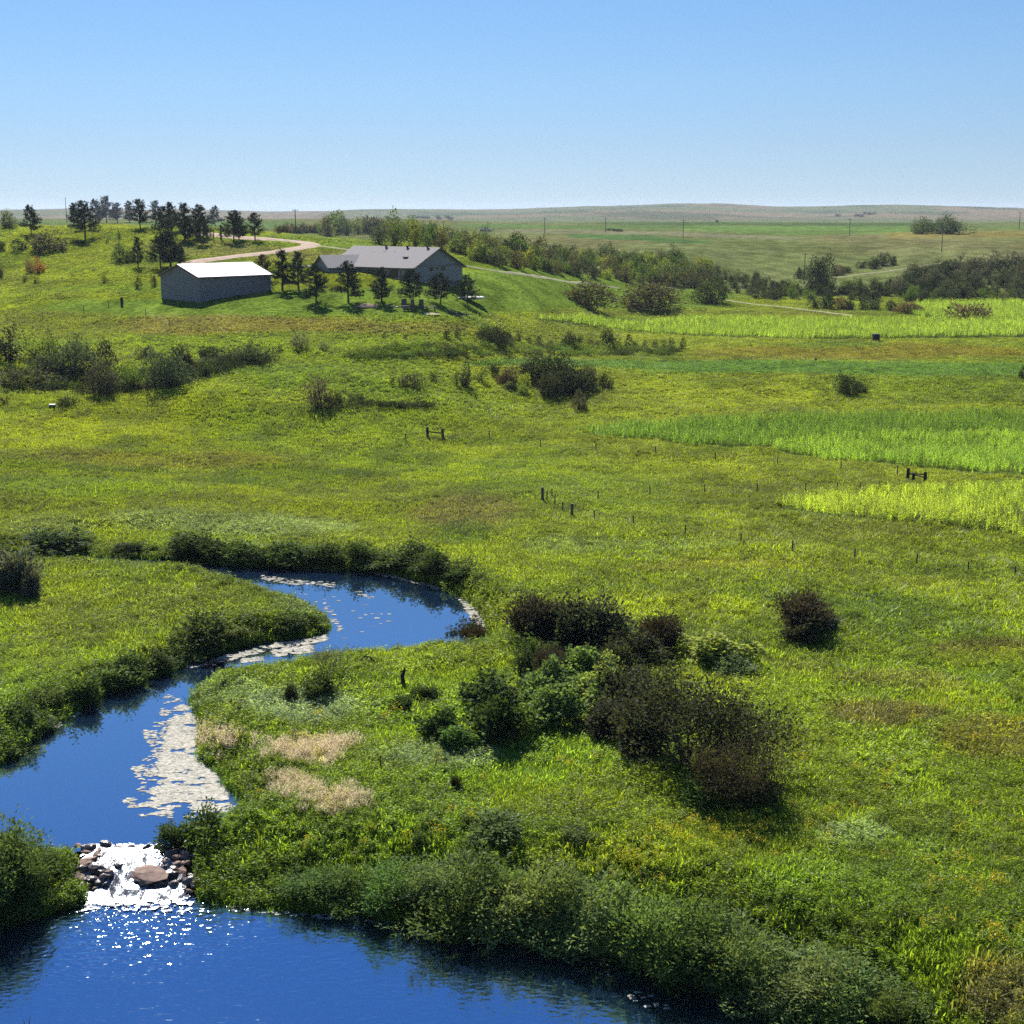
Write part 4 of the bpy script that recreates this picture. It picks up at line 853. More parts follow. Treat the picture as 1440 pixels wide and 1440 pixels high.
p = at(171.5, 430); q = MB(); q.tube([(0, 0, -.3), (0, 0, 1.6)], .28, 8); tag(q.build('fence_post', M_WOODD, loc=p), 'thick black lone post on the slope left of the barn', 'post')
def panel_box(u, v, w_px, h_px, label, cat, top=None):
    p = at(u, v); s = mperpx(p); W_, H_ = w_px*s, h_px*s; o = bpy.data.objects.new('hunting_blind' if cat == 'blind' else 'feed_box', None); col.objects.link(o); o.location = p; tag(o, label, cat)
    leg = H_*.18
    for x in (-.42, .42):
        for y in (-.3, .3): q = MB(); q.box((x*W_, y*W_, leg/2-.1), (.1, .1, leg+.3)); q.build('leg', M_BLACK, o)
    q = MB(); q.box((0, 0, leg+(H_-leg)/2), (W_*.94, W_*.7, (H_-leg)*.92)); q.build('cabin', M_BLACK, o); q = MB(); q.box((0, 0, H_), (W_, W_*.8, .12)); q.build('lid', top or M_BLACK, o)
    q = MB(); q.box((0, -W_*.36, leg+(H_-leg)*.6), (W_*.5, .04, (H_-leg)*.2)); q.build('window', M_DARKGL, o)
panel_box(1231.5, 480, 10, 10, 'square black hunting blind on legs below the bright crop strip', 'blind')
panel_box(74, 575, 8, 6, 'small dark box with pale lid among weeds at the left edge', 'box', M_WHITE)
panel_box(1147, 507.5, 3, 3, 'tiny dark box standing above the low green strip at the right', 'box')
# snag, arching branch, twig
def dead(name, pts, rad, label, m=None):
    q = MB()
    for P_, r_ in zip(pts, rad): q.tube(P_, r_, 6)
    return q
p = at(566, 972); q = MB(); q.tube([(0, 0, -.3), (.05, 0, .6), (.0, 0, 1.0), (.16, 0, 1.35), (.12, 0, 1.5)], [.17, .14, .12, .08, .02], 7); tag(q.build('dead_snag', M_WOODD, loc=p), 'charred upright snag in the green weeds right of the creek bend', 'snag')
p = at(508, 940); q = MB(); q.tube([(-.3, 0, 0), (-.1, 0, .5), (.25, 0, .8), (.6, 0, .75), (.95, .1, .3), (1.25, .1, .0)], [.07, .06, .05, .05, .05, .04], 6); q.tube([(.25, 0, .8), (.5, 0, 1.0)], .02, 5); q.tube([(.6, 0, .75), (.75, 0, .35), (.8, 0, .1)], .03, 5); q.tube([(-.1,0,.5),(-.3,0,.35)],.02,4)
tag(q.build('fallen_branch', M_WOODD, loc=p), 'dark arching fallen branch at the near bank below the creek bend', 'branch')
p = at(612, 1075); q = MB(); q.tube([(0, 0, -.2), (.02, 0, .7), (0, 0, 1.1)], [.05, .04, .02], 6); tag(q.build('dead_stalk', M_WOODD, loc=Vector(at(535, 1090))), 'thin dark dead stalk beside the tan plume grass', 'stalk')
a, b = ray(34, 1440); y = 47.5; tw = Vector((a*y, y, -.9)); q = MB(); q.tube([(0, 0, -.4), (.02, 0, .55), (.06, 0, .95), (-.02, 0, 1.35)], [.05, .035, .022, .008], 6); q.tube([(.05, 0, .9), (.2, 0, 1.2), (.25, 0, 1.5)], [.02, .014, .006], 5); q.tube([(.2, 0, 1.2), (.1, 0, 1.4)], [.01, .004], 4)
tag(q.build('dead_twig', M_DEAD, loc=tw), 'forked bare twig rising from the water at the lower left corner', 'twig')
# ------------------------------------------------------------------ pines
PV = [pine_meshes(11, 6.5, 2.1, .9, .25), pine_meshes(12, 6.5, 1.8, .7, .3), pine_meshes(13, 6.5, 2.5, 1.1, .22), pine_meshes(14, 6.5, 1.55, .9, .38, .8), pine_meshes(15, 6.5, 2.3, 1.3, .35, .9)]
PINES = [ # u, base, top, variant, width factor, label
 (44,329,291,0,1,'dark pine standing apart at the far left of the hilltop'),
 (104,317,287,1,1,'small pine behind the broad second pine from the left on the hilltop'),
 (120,335,286,2,1.05,'broad tall pine in front of the left end of the hilltop row'),
 (135,314,282,0,1,'pine near the tallest one at the left end of the hilltop row'),
 (150,314,278,4,.9,'tallest open crowned pine in the hilltop row'),
 (165,314,287,2,1,'squat pine right of the tallest one in the hilltop row'),
 (182,313,284,1,1,'narrow pine behind the broad one in the middle of the hilltop row'),
 (197.5,321,283,2,1,'broad pine with shadow below it in the middle of the hilltop row'),
 (219.5,315.5,284,4,.9,'open crowned pine right of the middle of the hilltop row'),
 (241,326,287,0,1,'tall pine behind the left edge of the dense clump above the barn'),
 (232,335,293,2,.9,'broad pine at the left of the clump above the barn'),
 (260,337,288,3,1.2,'slender spire topped pine in the clump above the barn'),
 (264,341,306,0,.9,'low pine in front of the spire topped one above the barn'),
 (281,334,290,1,1.1,'pine behind the round one left of the timber post'),
 (285.5,343.5,306,2,.9,'round pine with clear shadow left of the timber post'),
 (302.5,319,291,0,1,'lone small pine on the crest above the timber post'),
 (329,341,299,2,1.1,'broad pine of the pair inside the driveway loop'),
 (336,337,303,0,.9,'smaller pine tucked behind the broad one inside the driveway loop'),
 (359,339,301.5,4,1,'open crowned pine at the right of the driveway loop'),
 (226,377,331,2,1,'large dark pine at the left of the group above the barn roof'),
 (240,376,328,0,1.1,'tallest pine of the group above the barn roof'),
 (252,375,348,2,1.3,'low spreading pine at the right of the group above the barn roof'),
 (194.5,376.5,335,3,.8,'thin young pine on the slope left of the barn roof group'),
 (371,399,360,4,1,'reddish tinged pine just behind the right end of the barn roof'),
 (397,408,354,3,1.05,'slim pine first to the right of the barn'),
 (420,408,356,3,1.0,'slim pine second to the right of the barn'),
 (444.5,425,374,0,1.05,'pine in front of the left corner of the house wing'),
 (490,425,370.5,0,1,'symmetrical pine in front of the middle of the house wing'),
 (537,425.5,378,1,1.15,'narrow pine in front of the house porch'),
 (580,427,380.5,2,.95,'spreading pine in front of the near corner of the house'),
 (619,427.5,386,2,1.15,'broad dark pine in front of the house gable'),
 (657,428,389,2,1.0,'last pine at the right end of the row beside the patio')]
for (u, vb, vt, k, wf, lb) in PINES:
    p = at(u, vb); H = (vb-vt)*mperpx(p)*1.02; s = H/6.55
    c = (.05, .055, .03) if 'reddish' not in lb else (.08, .05, .03)
    shrub('pine_tree', PV[k], p, s, random.random()*6.28, jitc((.034, .05, .026) if c[0] < .06 else c, .2), lb, 'pine', 'pines around the farmstead', sc=(s*wf, s*wf, s), names=('crown', 'trunk'))

# ------------------------------------------------------------------ bushes far and middle distance: one mesh each, copied
BV = [bush_single('bush', 30+i, n=1100, leaf=.2, gap=.3) for i in range(4)]
BT = [bush_single('bush', 40+i, W=2.0, H=2.6, n=1100, leaf=.2, lobn=8, gap=.36) for i in range(3)]
BS = [bush_single('bush', 50+i, W=2.6, H=1.6, n=900, leaf=.24, lobn=7, gap=.3, spiky=.5, wid=.3, up=.9) for i in range(3)]
BJ = [bush_single('bush', 60+i, W=1.0, H=1.6, n=380, leaf=.16, lobn=4, gap=.2, spiky=.4, up=.8, wid=.35) for i in range(3)]
BD = [bush_single('bush', 70+i, n=3400, leaf=.13, lobn=13, gap=.2, rag=.35, inner=.6, up=.5, spiky=.15) for i in range(3)]
def extent(me): c = np.empty(len(me.vertices)*3); me.vertices.foreach_get('co', c); c = c.reshape(-1, 3); return np.percentile(np.abs(c[:, :2]), 95)*2, np.percentile(c[:, 2], 98)
KIND = {k: [(me, *extent(me)) for me in L_] for k, L_ in (('d', BD), ('r', BV), ('t', BT), ('s', BS), ('j', BJ))}
DK = (.03, .042, .022); GG = (.052, .066, .042); GR = (.085, .135, .035); YG = (.18, .23, .045); BR = (.11, .085, .05); RD = (.26, .10, .04); LG = (.16, .2, .1)
def bush(u, v, w, h, k, c, label, cat='bush', group=None, name='bush', dense=1.08):
    if k == 'r' and w >= 26 and v > 420 or 'twin' in label or 'tall dark round' in label: k = 'd'
    if len(label.split()) > 16: label = label.replace(' the ', ' ')
    if len(label.split()) > 16: label = label.replace(' from left', '')
    me, W0, H0 = random.choice(KIND[k]); p = at(u, v); s = mperpx(p)
    sx = w*s/W0*dense; sz = h*s/H0*dense
    o = add(name, me, loc=p-Vector((0, 0, .1)), rz=random.random()*6.28, sc=(sx, sx, sz), color=jitc(c)); return tag(o, label, cat, group)
B1 = [ # left thicket
 (12,507,42,42,'t',DK,'tall dark bush at the left edge in the thicket below the barn slope'),(48,505,32,38,'t',YG,'lighter yellow green bush near the left edge of the thicket'),
 (71,506,24,38,'t',GR,'upright green bush with a visible dark stem in the left thicket'),(110,504,22,28,'t',GG,'spiky grey green bush standing above the middle of the left thicket'),
 (150,520,26,38,'t',GG,'upright grey bush above the thicket dip'),(104,526,60,40,'r',GG,'broad grey green bush in the centre of the left thicket'),(143,554,38,40,'r',GG,'rounded grey bush lowest in the left thicket'),
 (42,540,84,22,'s',(.07,.075,.035),'wide low olive bush at the lower left of the thicket'),(204,502,20,15,'r',GG,'small rounded bush standing alone above the thicket'),(232,542,54,42,'r',GG,'large silvery bush right of the thicket dip'),
 (252,522,30,32,'t',DK,'pointed dark bush behind the large silvery one'),(268,524,22,26,'r',GG,'grey bush right of the pointed dark one'),(290,529,11,17,'j',DK,'small dark columnar bush at the right tip of the thicket'),
 (291,501,24,13,'r',DK,'small dark bush above the columnar one in the left thicket'),(328,508,36,17,'s',GG,'low grey green bush in the row right of the thicket'),(357,508,40,22,'s',GG,'last low grey bush at the right end of the thicket row'),
 (190,545,34,26,'s',GR,'low green bush filling the thicket dip'),(168,535,36,20,'s',GR,'low green bush left of the thicket dip'),(68,527,36,24,'r',GG,'silvery bush between the broad one and the left edge'),
 (447,573,36,38,'s',(.085,.09,.06),'grey brown spiky bush alone in the left middle meadow'),(474,572,26,20,'s',DK,'low dark bush joined to the right of the grey brown spiky one'),
 (425,490,26,20,'s',LG,'pale green bush at the left end of the mid valley bush band'),(455,492,14,14,'s',LG,'small pale bush in the left part of the mid valley bush band'),(393,495,8,12,'j',DK,'tiny dark bush left of the pale mid valley bushes'),
 (95,574,24,16,'s',DK,'dark weedy bush right of the small pale lidded box'),(5,571,12,12,'r',GG,'small grey bush at the left edge level with the pale lidded box'),
 (64,352,42,23,'r',(.08,.09,.06),'rounded grey bush of the upper left slope'),(28,351,20,13,'r',DK,'small dark bush left of the rounded grey one on the upper left slope'),(3,351,10,10,'r',DK,'dark bush cut by the left edge on the upper slope'),
 (88,353,6,10,'j',DK,'tiny dark shrub at the right end of the upper left slope bushes'),(42,384,14,20,'t',BR,'brown shrub left of the orange one on the upper left slope'),(55,384,16,20,'t',RD,'orange red shrub on the upper left slope'),(108,343,22,7,'s',DK,'low dark shrub below the second hilltop pine'),
 (35,397,7,9,'j',DK,'left one of two tiny dark shrubs below the orange shrub'),(50,398,8,7,'j',DK,'right one of two tiny dark shrubs below the orange shrub'),(2,390,8,12,'r',DK,'small dark shrub at the left edge below the orange shrub'),
 (147,398,9,14,'j',DK,'small dark shrub on the slope left of the barn'),(192,406,12,16,'j',DK,'dark pointed shrub nearest the left side of the barn'),(218,402,8,14,'r',DK,'dark shrub touching the left corner of the barn'),
 (168,369,18,24,'t',(.06,.09,.035),'leafy green shrub left of the thin young pine'),(182,368,18,18,'t',(.06,.09,.035),'lower green shrub between the leafy one and the thin young pine'),(168,336,5,12,'j',DK,'small dark sapling below the middle hilltop pines'),(150,343,5,6,'j',DK,'tiny dark shrub on the hill below the tallest pine'),(201,344,5,6,'j',DK,'tiny dark shrub right of the hill sapling'),
 (8,321,16,22,'t',(.10,.13,.08),'pale green tree at the left edge of the skyline'),(17,322,15,19,'t',(.08,.11,.06),'pale green tree second from the left edge of the skyline'),
 (642,541,9,26,'j',GG,'thin grey shrub at the left of the mid meadow cluster'),(656,543,18,32,'t',GG,'grey upright shrub in the left part of the mid meadow cluster'),(676,536,16,14,'r',GR,'small round green shrub between the grey upright ones of the cluster'),
 (695,527,15,15,'s',DK,'small dark shrub at the back of the mid meadow cluster'),(712,542,26,22,'r',BR,'brownish shrub left of the big dark mid meadow mass'),(748,534,36,32,'r',GG,'grey shrub at the upper left of the big mid meadow mass'),
 (775,543,50,38,'r',DK,'large dark shrub in the middle of the mid meadow mass'),(772,558,36,30,'r',DK,'dark rounded shrub lowest in the mid meadow mass'),(803,552,52,38,'r',DK,'largest dark shrub at the right of the mid meadow mass'),
 (828,546,26,28,'r',GG,'grey shrub at the right edge of the mid meadow mass'),(850,545,18,19,'r',DK,'small dark round shrub detached right of the mid meadow mass'),(738,543,17,16,'r',YG,'upper green vine covered mound left of the mid meadow mass'),
 (735,555,14,13,'r',YG,'lower green vine covered mound left of the mid meadow mass'),(716,546,17,10,'r',LG,'pale vine mound at the lower left of the mid meadow mass'),(756,540,10,24,'t',YG,'vine draped shrub inside the mid meadow mass'),
 (814,577,24,26,'t',(.07,.07,.04),'lone dark shrub standing below the mid meadow mass'),(581,544,32,18,'s',(.07,.075,.05),'low grey brown shrub left of the mid meadow cluster'),(608,536,12,12,'j',DK,'tiny dark shrub right of the low grey brown one'),(553,542,8,13,'j',DK,'tiny shrub left of the low grey brown one'),
 (1189,554,27,25,'r',DK,'dark grey bush alone above the green corn strip'),(1208,551,18,15,'r',DK,'smaller bush joined to the right of the lone dark grey one'),(1437,534,12,19,'t',DK,'dark bush cut by the right edge above the corn'),
 (827,432,67,32,'r',(.07,.065,.035),'left one of the three big round lawn bushes'),(915,433,72,34,'r',(.07,.065,.035),'middle one of the three big round lawn bushes with tan tips'),(999,427,44,29,'r',(.055,.075,.03),'right and smallest of the three big round lawn bushes'),
 (1153,410,34,44,'t',DK,'tall dark round tree beside the power pole in the right hand draw','tree'),(1123,392,17,15,'r',DK,'dark bush left of the tall dark tree in the draw'),(1178,387,17,13,'r',BR,'brownish bush right of the tall dark tree'),(1191,383,12,7,'r',DK,'tiny bush right of the brownish one near the tall tree'),
 (1213,377,15,9,'r',DK,'small bush at the left end of the row on the pasture'),(1229,378,22,13,'r',DK,'bush second from the left in the row on the pasture'),(1241,374,17,16,'r',GG,'tallest bush in the short row on the pasture'),(1256,373,16,12,'r',DK,'bush at the right end of the short row on the pasture'),
 (1298,329,30,20,'r',(.065,.1,.05),'left one of the twin round trees on the plateau','tree'),(1332,329,38,22,'r',(.065,.1,.05),'right and wider one of the twin round trees on the plateau','tree'),
 (1356,448,52,20,'s',(.12,.10,.07),'brown feathery bush in front of the small bright crop plot'),(1427,449,7,4,'r',DK,'tiny dark bush right of the brown feathery one'),
 (884,437,8,16,'j',(.2,.14,.07),'tan leaved shrub on the left side of the middle lawn bush'),
 (1238,889,12,10,'r',(.03,.035,.025),'tiny dark bush alone in the right meadow'),(1144,918,14,9,'r',(.05,.05,.03),'small dark clump below the reddish bush at the right'),
 (1008,312.5,4,3,'r',DK,'tiny dark tree on the far green field edge','tree')]
for b_ in B1: bush(b_[0], b_[1], b_[2], b_[3], b_[4], b_[5], b_[6], b_[7] if len(b_) > 7 else 'bush', 'scattered bushes and shrubs of the valley', 'round_tree' if len(b_) > 7 else 'bush')
ROW = [(539,477,5,5),(568,478,6,5),(628,475,10,9),(642,475,8,11),(690,484,32,17),(707,483,20,13),(731,482,10,13),(745,483,7,8),(759,485,9,10),(775,485,6,6),(801,488,16,13),(815,487,8,12),(829,488,9,12),(841,488,7,7),(855,489,15,17),(869,490,11,13),(881,490,11,15),(892,489,8,7),(906,490,6,9),(922,490,7,11),(933,490,8,9),(943,492,8,15),(958,491,8,12)]
ROWI = [(u, v, w_*1.3, h_*1.35, 'r' if w_ > 14 else 'j', DK if i % 3 else (.045, .055, .03)) for i, (u, v, w_, h_) in enumerate(ROW)]
LM = [(0, 'at the left edge'), (60, 'below the far left hill pine'), (130, 'below the hill'), (250, 'below the barn'), (330, 'below the right end of the barn'), (400, 'right of the barn'), (450, 'behind the house wing'), (500, 'behind the left house roof'), (560, 'behind the house roof'),
 (620, 'behind the house gable'), (670, 'just right of the house'), (720, 'above the lawn slope'), (780, 'left of the first lawn bush'), (830, 'above the left lawn bush'), (875, 'between the first two lawn bushes'), (920, 'above the middle lawn bush'), (960, 'right of the middle lawn bush'), (1000, 'above the smallest lawn bush'), (1050, 'right of the smallest lawn bush'),
 (1100, 'left of the tall dark draw tree'), (1150, 'near the tall dark draw tree'), (1200, 'right of the tall dark draw tree'), (1250, 'below the short pasture row'), (1300, 'below the twin plateau trees'), (1350, 'right of the tall power pole'), (1400, 'toward the right edge'), (1440, 'at the right edge')]
CN = {}
def cname(c):
    for k, n in ((GG, 'grey green'), (DK, 'dark'), (GR, 'green'), (YG, 'yellow green'), (BR, 'brown'), (LG, 'pale')):
        if c == k: return n
    return 'olive' if c[0] > c[1]*.75 else 'mid green'
def series(items, noun, where, group, name, lm=LM, cat='bush'):
    '''items: (u, v, w, h, kind, colour): each is named by its colour and its place among those of its colour beside one landmark'''
    B_ = {}
    for it in items: B_.setdefault((min(lm, key=lambda q: abs(q[0]-it[0]))[1], cname(it[5])), []).append(it)
    for (place, cn), L_ in B_.items():
        L_.sort(key=lambda q: q[0])
        for i, it in enumerate(L_):
            lead = f'{ordinal(i)} {cn} {noun} from left' if len(L_) > 1 else f'only {cn} {noun}'
            bush(*it, f'{lead} {where}, {place}'.replace(' the the ', ' the '), cat, group, name)
def poly_scatter(P, n, seed, dmin, avoid=None):
    g = g_(seed); us = [p[0] for p in P]; vs = [p[1] for p in P]; out = []; tries = 0
    while len(out) < n and tries < n*60:
        tries += 1; u = g.uniform(min(us), max(us)); v = g.uniform(min(vs), max(vs))
        if inpoly(np.array(u), np.array(v), P) and all(((u-a)/dmin)**2+((v-b)/(dmin*.45))**2 > 1 for a, b in out): out.append((u, v))
    return sorted(out, key=lambda q: q[1])
RAV = [(455,333),(520,330),(560,340),(620,352),(660,362),(700,374),(760,381),(840,393),(930,400),(1000,408),(1060,420),(1100,424),(1100,408),(1060,396),(1010,388),(950,372),(850,364),(760,362),(720,354),(690,346),(640,340),(590,334),(540,326),(470,326)]
LV = [(470, 'near the left end'), (560, 'left of the meadow cluster'), (660, 'above the meadow cluster'), (760, 'above the dark meadow mass'), (840, 'above the meadow mass end'), (950, 'at the right end')]
series(ROWI, 'bush', 'in valley row', 'row of small bushes across the valley', 'row_bush', LV)
its = []
for (u, v) in poly_scatter(RAV, 230, 3, 10):
    k = random.random(); h = random.uniform(13, 26) if u < 760 else random.uniform(11, 21) if u < 1000 else random.uniform(9, 14)
    c = random.choice([GR, GR, YG, GG, DK, (.09,.12,.05), (.09, .09, .045)]) if u < 1000 else random.choice([GG, GG, DK, (.07,.09,.05)])
    its.append((u, v, h*random.uniform(.8, 1.25), h, 't' if k < .5 else 'r', c))
series(its, 'shrub', 'in ravine thicket', 'shrubs of the ravine thicket', 'ravine_shrub')
for (u, v, w_, h_, c, lb) in ((555,346,24,44,GR,'tall bright poplar rising above the middle of the ravine thicket'),(584,348,20,34,YG,'second tall poplar right of the bright one in the ravine thicket'),(606,346,14,28,GR,'slender green tree right of the two poplars'),(460,333,16,25,(.09,.08,.05),'brownish tree at the left end of the ravine thicket'),(487,331,20,20,GG,'grey green tree near the left end of the ravine thicket'),(945,374,18,26,DK,'dark bushy tree standing up in the right part of the ravine thicket'),(670,366,20,26,YG,'bright leafy tree in the thicket right of the house'),(640,356,16,26,GR,'green tree directly right of the house roof ridge'),(532,344,18,26,DK,'dark tree left of the tall bright poplar')):
    bush(u, v, w_, h_, 't', c, lb, 'tree', 'taller trees of the ravine', 'leafy_tree')
LH = [(400, 'near the left end'), (420, 'in the middle'), (445, 'near the right end')]
series([(u, 328+random.uniform(-1, 1), 13, random.uniform(9, 14), 'r', random.choice([GG, DK, BR])) for u in range(392, 452, 5)], 'shrub', 'in hedge behind driveway', 'hedge behind the driveway', 'hedge_shrub', LH)
RC = [(1244,414),(1262,398),(1290,388),(1330,378),(1400,374),(1440,372),(1470,380),(1470,418),(1380,420),(1300,416)]
its = []
for (u, v) in poly_scatter(RC, 62, 5, 12): h = random.uniform(10, 21); its.append((u, v, h*random.uniform(1, 1.5), h, 'r' if random.random() < .75 else 't', random.choice([GG, DK, DK, (.07,.08,.06)])))
series(its, 'shrub', 'in hillside thicket', 'right edge hillside thicket', 'thicket_shrub')
RL = [(1085,408),(1240,404),(1300,416),(1440,420),(1440,426),(1250,424),(1150,422),(1085,420)]
its = []
for (u, v) in poly_scatter(RL, 46, 6, 12): h = random.uniform(9, 16); its.append((u, v, h*random.uniform(1, 1.5), h, 'r', random.choice([GG, DK, GR])))
series(its, 'low shrub', 'in belt below draw', 'belt of low shrubs in the draw', 'low_shrub')
its = [(u, v, w_, h_, 'r', random.choice([DK, BR, GG])) for (u, v, w_, h_) in ((1145,433,15,15),(1162,434,14,20),(1183,435,24,15),(1197,436,14,13),(1212,436,8,12),(1227,435,22,14),(1253,438,15,14),(1276,440,30,14),(1294,440,12,10))]
series(its, 'shrub', 'in row above bright crop', 'broken row above the crop strip', 'field_edge_shrub')
MB_ = [(485,500),(560,485),(740,485),(960,492),(960,498),(720,498),(500,502)]
its = [(u, v+2, random.uniform(16, 30), random.uniform(6, 10), 's', random.choice([(.10,.16,.03), (.13, .19, .04), (.05,.07,.03), GR])) for (u, v) in poly_scatter(MB_, 70, 8, 11)]
series(its, 'low bush', 'in the valley band', 'long band of low bushes', 'low_bush', LV)
MB2 = [(480,572),(600,571),(600,566),(500,560)]
series([(u, v+2, 24, 8, 's', DK) for (u, v) in poly_scatter(MB2, 8, 9, 12)], 'weed bush', 'in the dark strip', 'dark strip in the meadow', 'weed_bush', [(500, 'near its left end'), (560, 'near its right end')])
LT = [(0,540),(120,552),(200,545),(250,545),(320,520),(380,510),(380,500),(300,505),(200,525),(120,520),(60,520),(0,520)]
LL = [(20, 'at the left edge'), (90, 'left of the lowest grey bush'), (150, 'around the lowest grey bush'), (210, 'left of the large silvery bush'), (270, 'right of the large silvery bush'), (340, 'toward the right end')]
its = [(u, v+2, random.uniform(20, 34), random.uniform(9, 14), 's', random.choice([(.06,.09,.025), GG, DK, DK])) for (u, v) in poly_scatter(LT, 44, 10, 17)]
series(its, 'low bush', 'in left thicket', 'low filler bushes of the left thicket', 'filler_bush', LL)
far_trees = poly_scatter([(530,306),(640,302),(640,308),(540,309)], 12, 12, 5)
series([(u, 309+random.uniform(-3, 0), 7, 3.5, 'r', DK) for (u, v) in far_trees], 'speck of scrub', 'on far hill', 'scrub on the far hill', 'far_scrub', [(550, 'left of the poplar tops'), (600, 'right of the poplar tops')])
series([(u, v+.5, 7, 3.5, 'r', GG) for (u, v) in ((1205,304),(1210,304.5),(1216,301),(1222,301.5),(1228,301),(1178,304),(856,324),(863,324.5),(868,325),(874,325))], 'speck of scrub', 'on plateau', 'scrub on the far plateau', 'far_scrub', [(860, 'by the field pole'), (1210, 'above the ridge pole')])

# ------------------------------------------------------------------ near shrubs, built in parts
TWB = [twig_bush('brown_shrub', 300+i, 12, 2.0, 1.0, 2, .035, 16, .2, .22, lw=.35) for i in range(3)]
THN = [twig_bush('thorn_tree', 320, 9, 5.0, 1.5, 3, .11, 19, .2, .42, nsub=(1, 3), lw=.5), twig_bush('thorn_tree', 321, 8, 3.6, 1.5, 3, .07, 16, .15, .32, nsub=(1, 3), lw=.5)]
VIN = [bush_parts('vine_shrub', 330+i, W=2.2, H=2.0, n=3600, leaf=.15, lobn=16, small=.65, inner=.78, gap=.3, wid=.8) for i in range(3)]
WIL = [bush_parts('willow', 340+i, W=3.4, H=2.8, n=9500, leaf=.17, lobn=24, inner=.68, gap=.38, wid=.32, up=.7, spiky=.15, small=.6) for i in range(4)]
BRN = [bush_parts('leafy_shrub', 350+i, W=2.2, H=2.0, n=4200, leaf=.16, lobn=14, inner=.5, small=.7, gap=.3, wid=.45, up=.5, spiky=.35) for i in range(3)]
def near_shrub(kind, ms, W0, H0, u, v, w, h, c, label, cat='shrub', group=None, names=('foliage', 'stem')):
    p = at(u, v); s = mperpx(p); k = random.choice(ms); W0, H0 = extent(k[0]) if kind != 'bare_shrub' else (W0, H0); return shrub(kind, k[:2], p-Vector((0, 0, .05)), 1, random.random()*6.28, jitc(c, .12), label, cat, group, sc=(w*s/W0, w*s/W0, h*s/H0*1.05), names=names)
zt0, zt1 = THN[0][2], THN[1][2]
w0_, h0_ = extent(THN[0][0]); w1_, h1_ = extent(THN[1][0])
near_shrub('thorn_tree', [THN[0]], w0_, h0_, 972, 1090, 195, 132, (.042,.047,.024), 'largest dark thorn tree with open twiggy crown in the right centre of the near meadow', 'tree', names=('crown', 'trunk'))
near_shrub('thorn_tree', [THN[1]], w1_, h1_, 1040, 1142, 112, 98, (.052,.05,.032), 'smaller brown thorn tree standing in front of the largest one, several trunks showing', 'tree', names=('crown', 'trunk'))
near_shrub('leafy_shrub', BRN, 2.2, 2.0, 1000, 1140, 75, 40, (.07,.12,.025), 'green undergrowth left of the trunks of the smaller thorn tree'); near_shrub('leafy_shrub', BRN, 2.2, 2.0, 1062, 1140, 70, 36, (.06,.1,.025), 'green undergrowth right of the trunks of the smaller thorn tree')
wb, hb = extent(TWB[0][0])
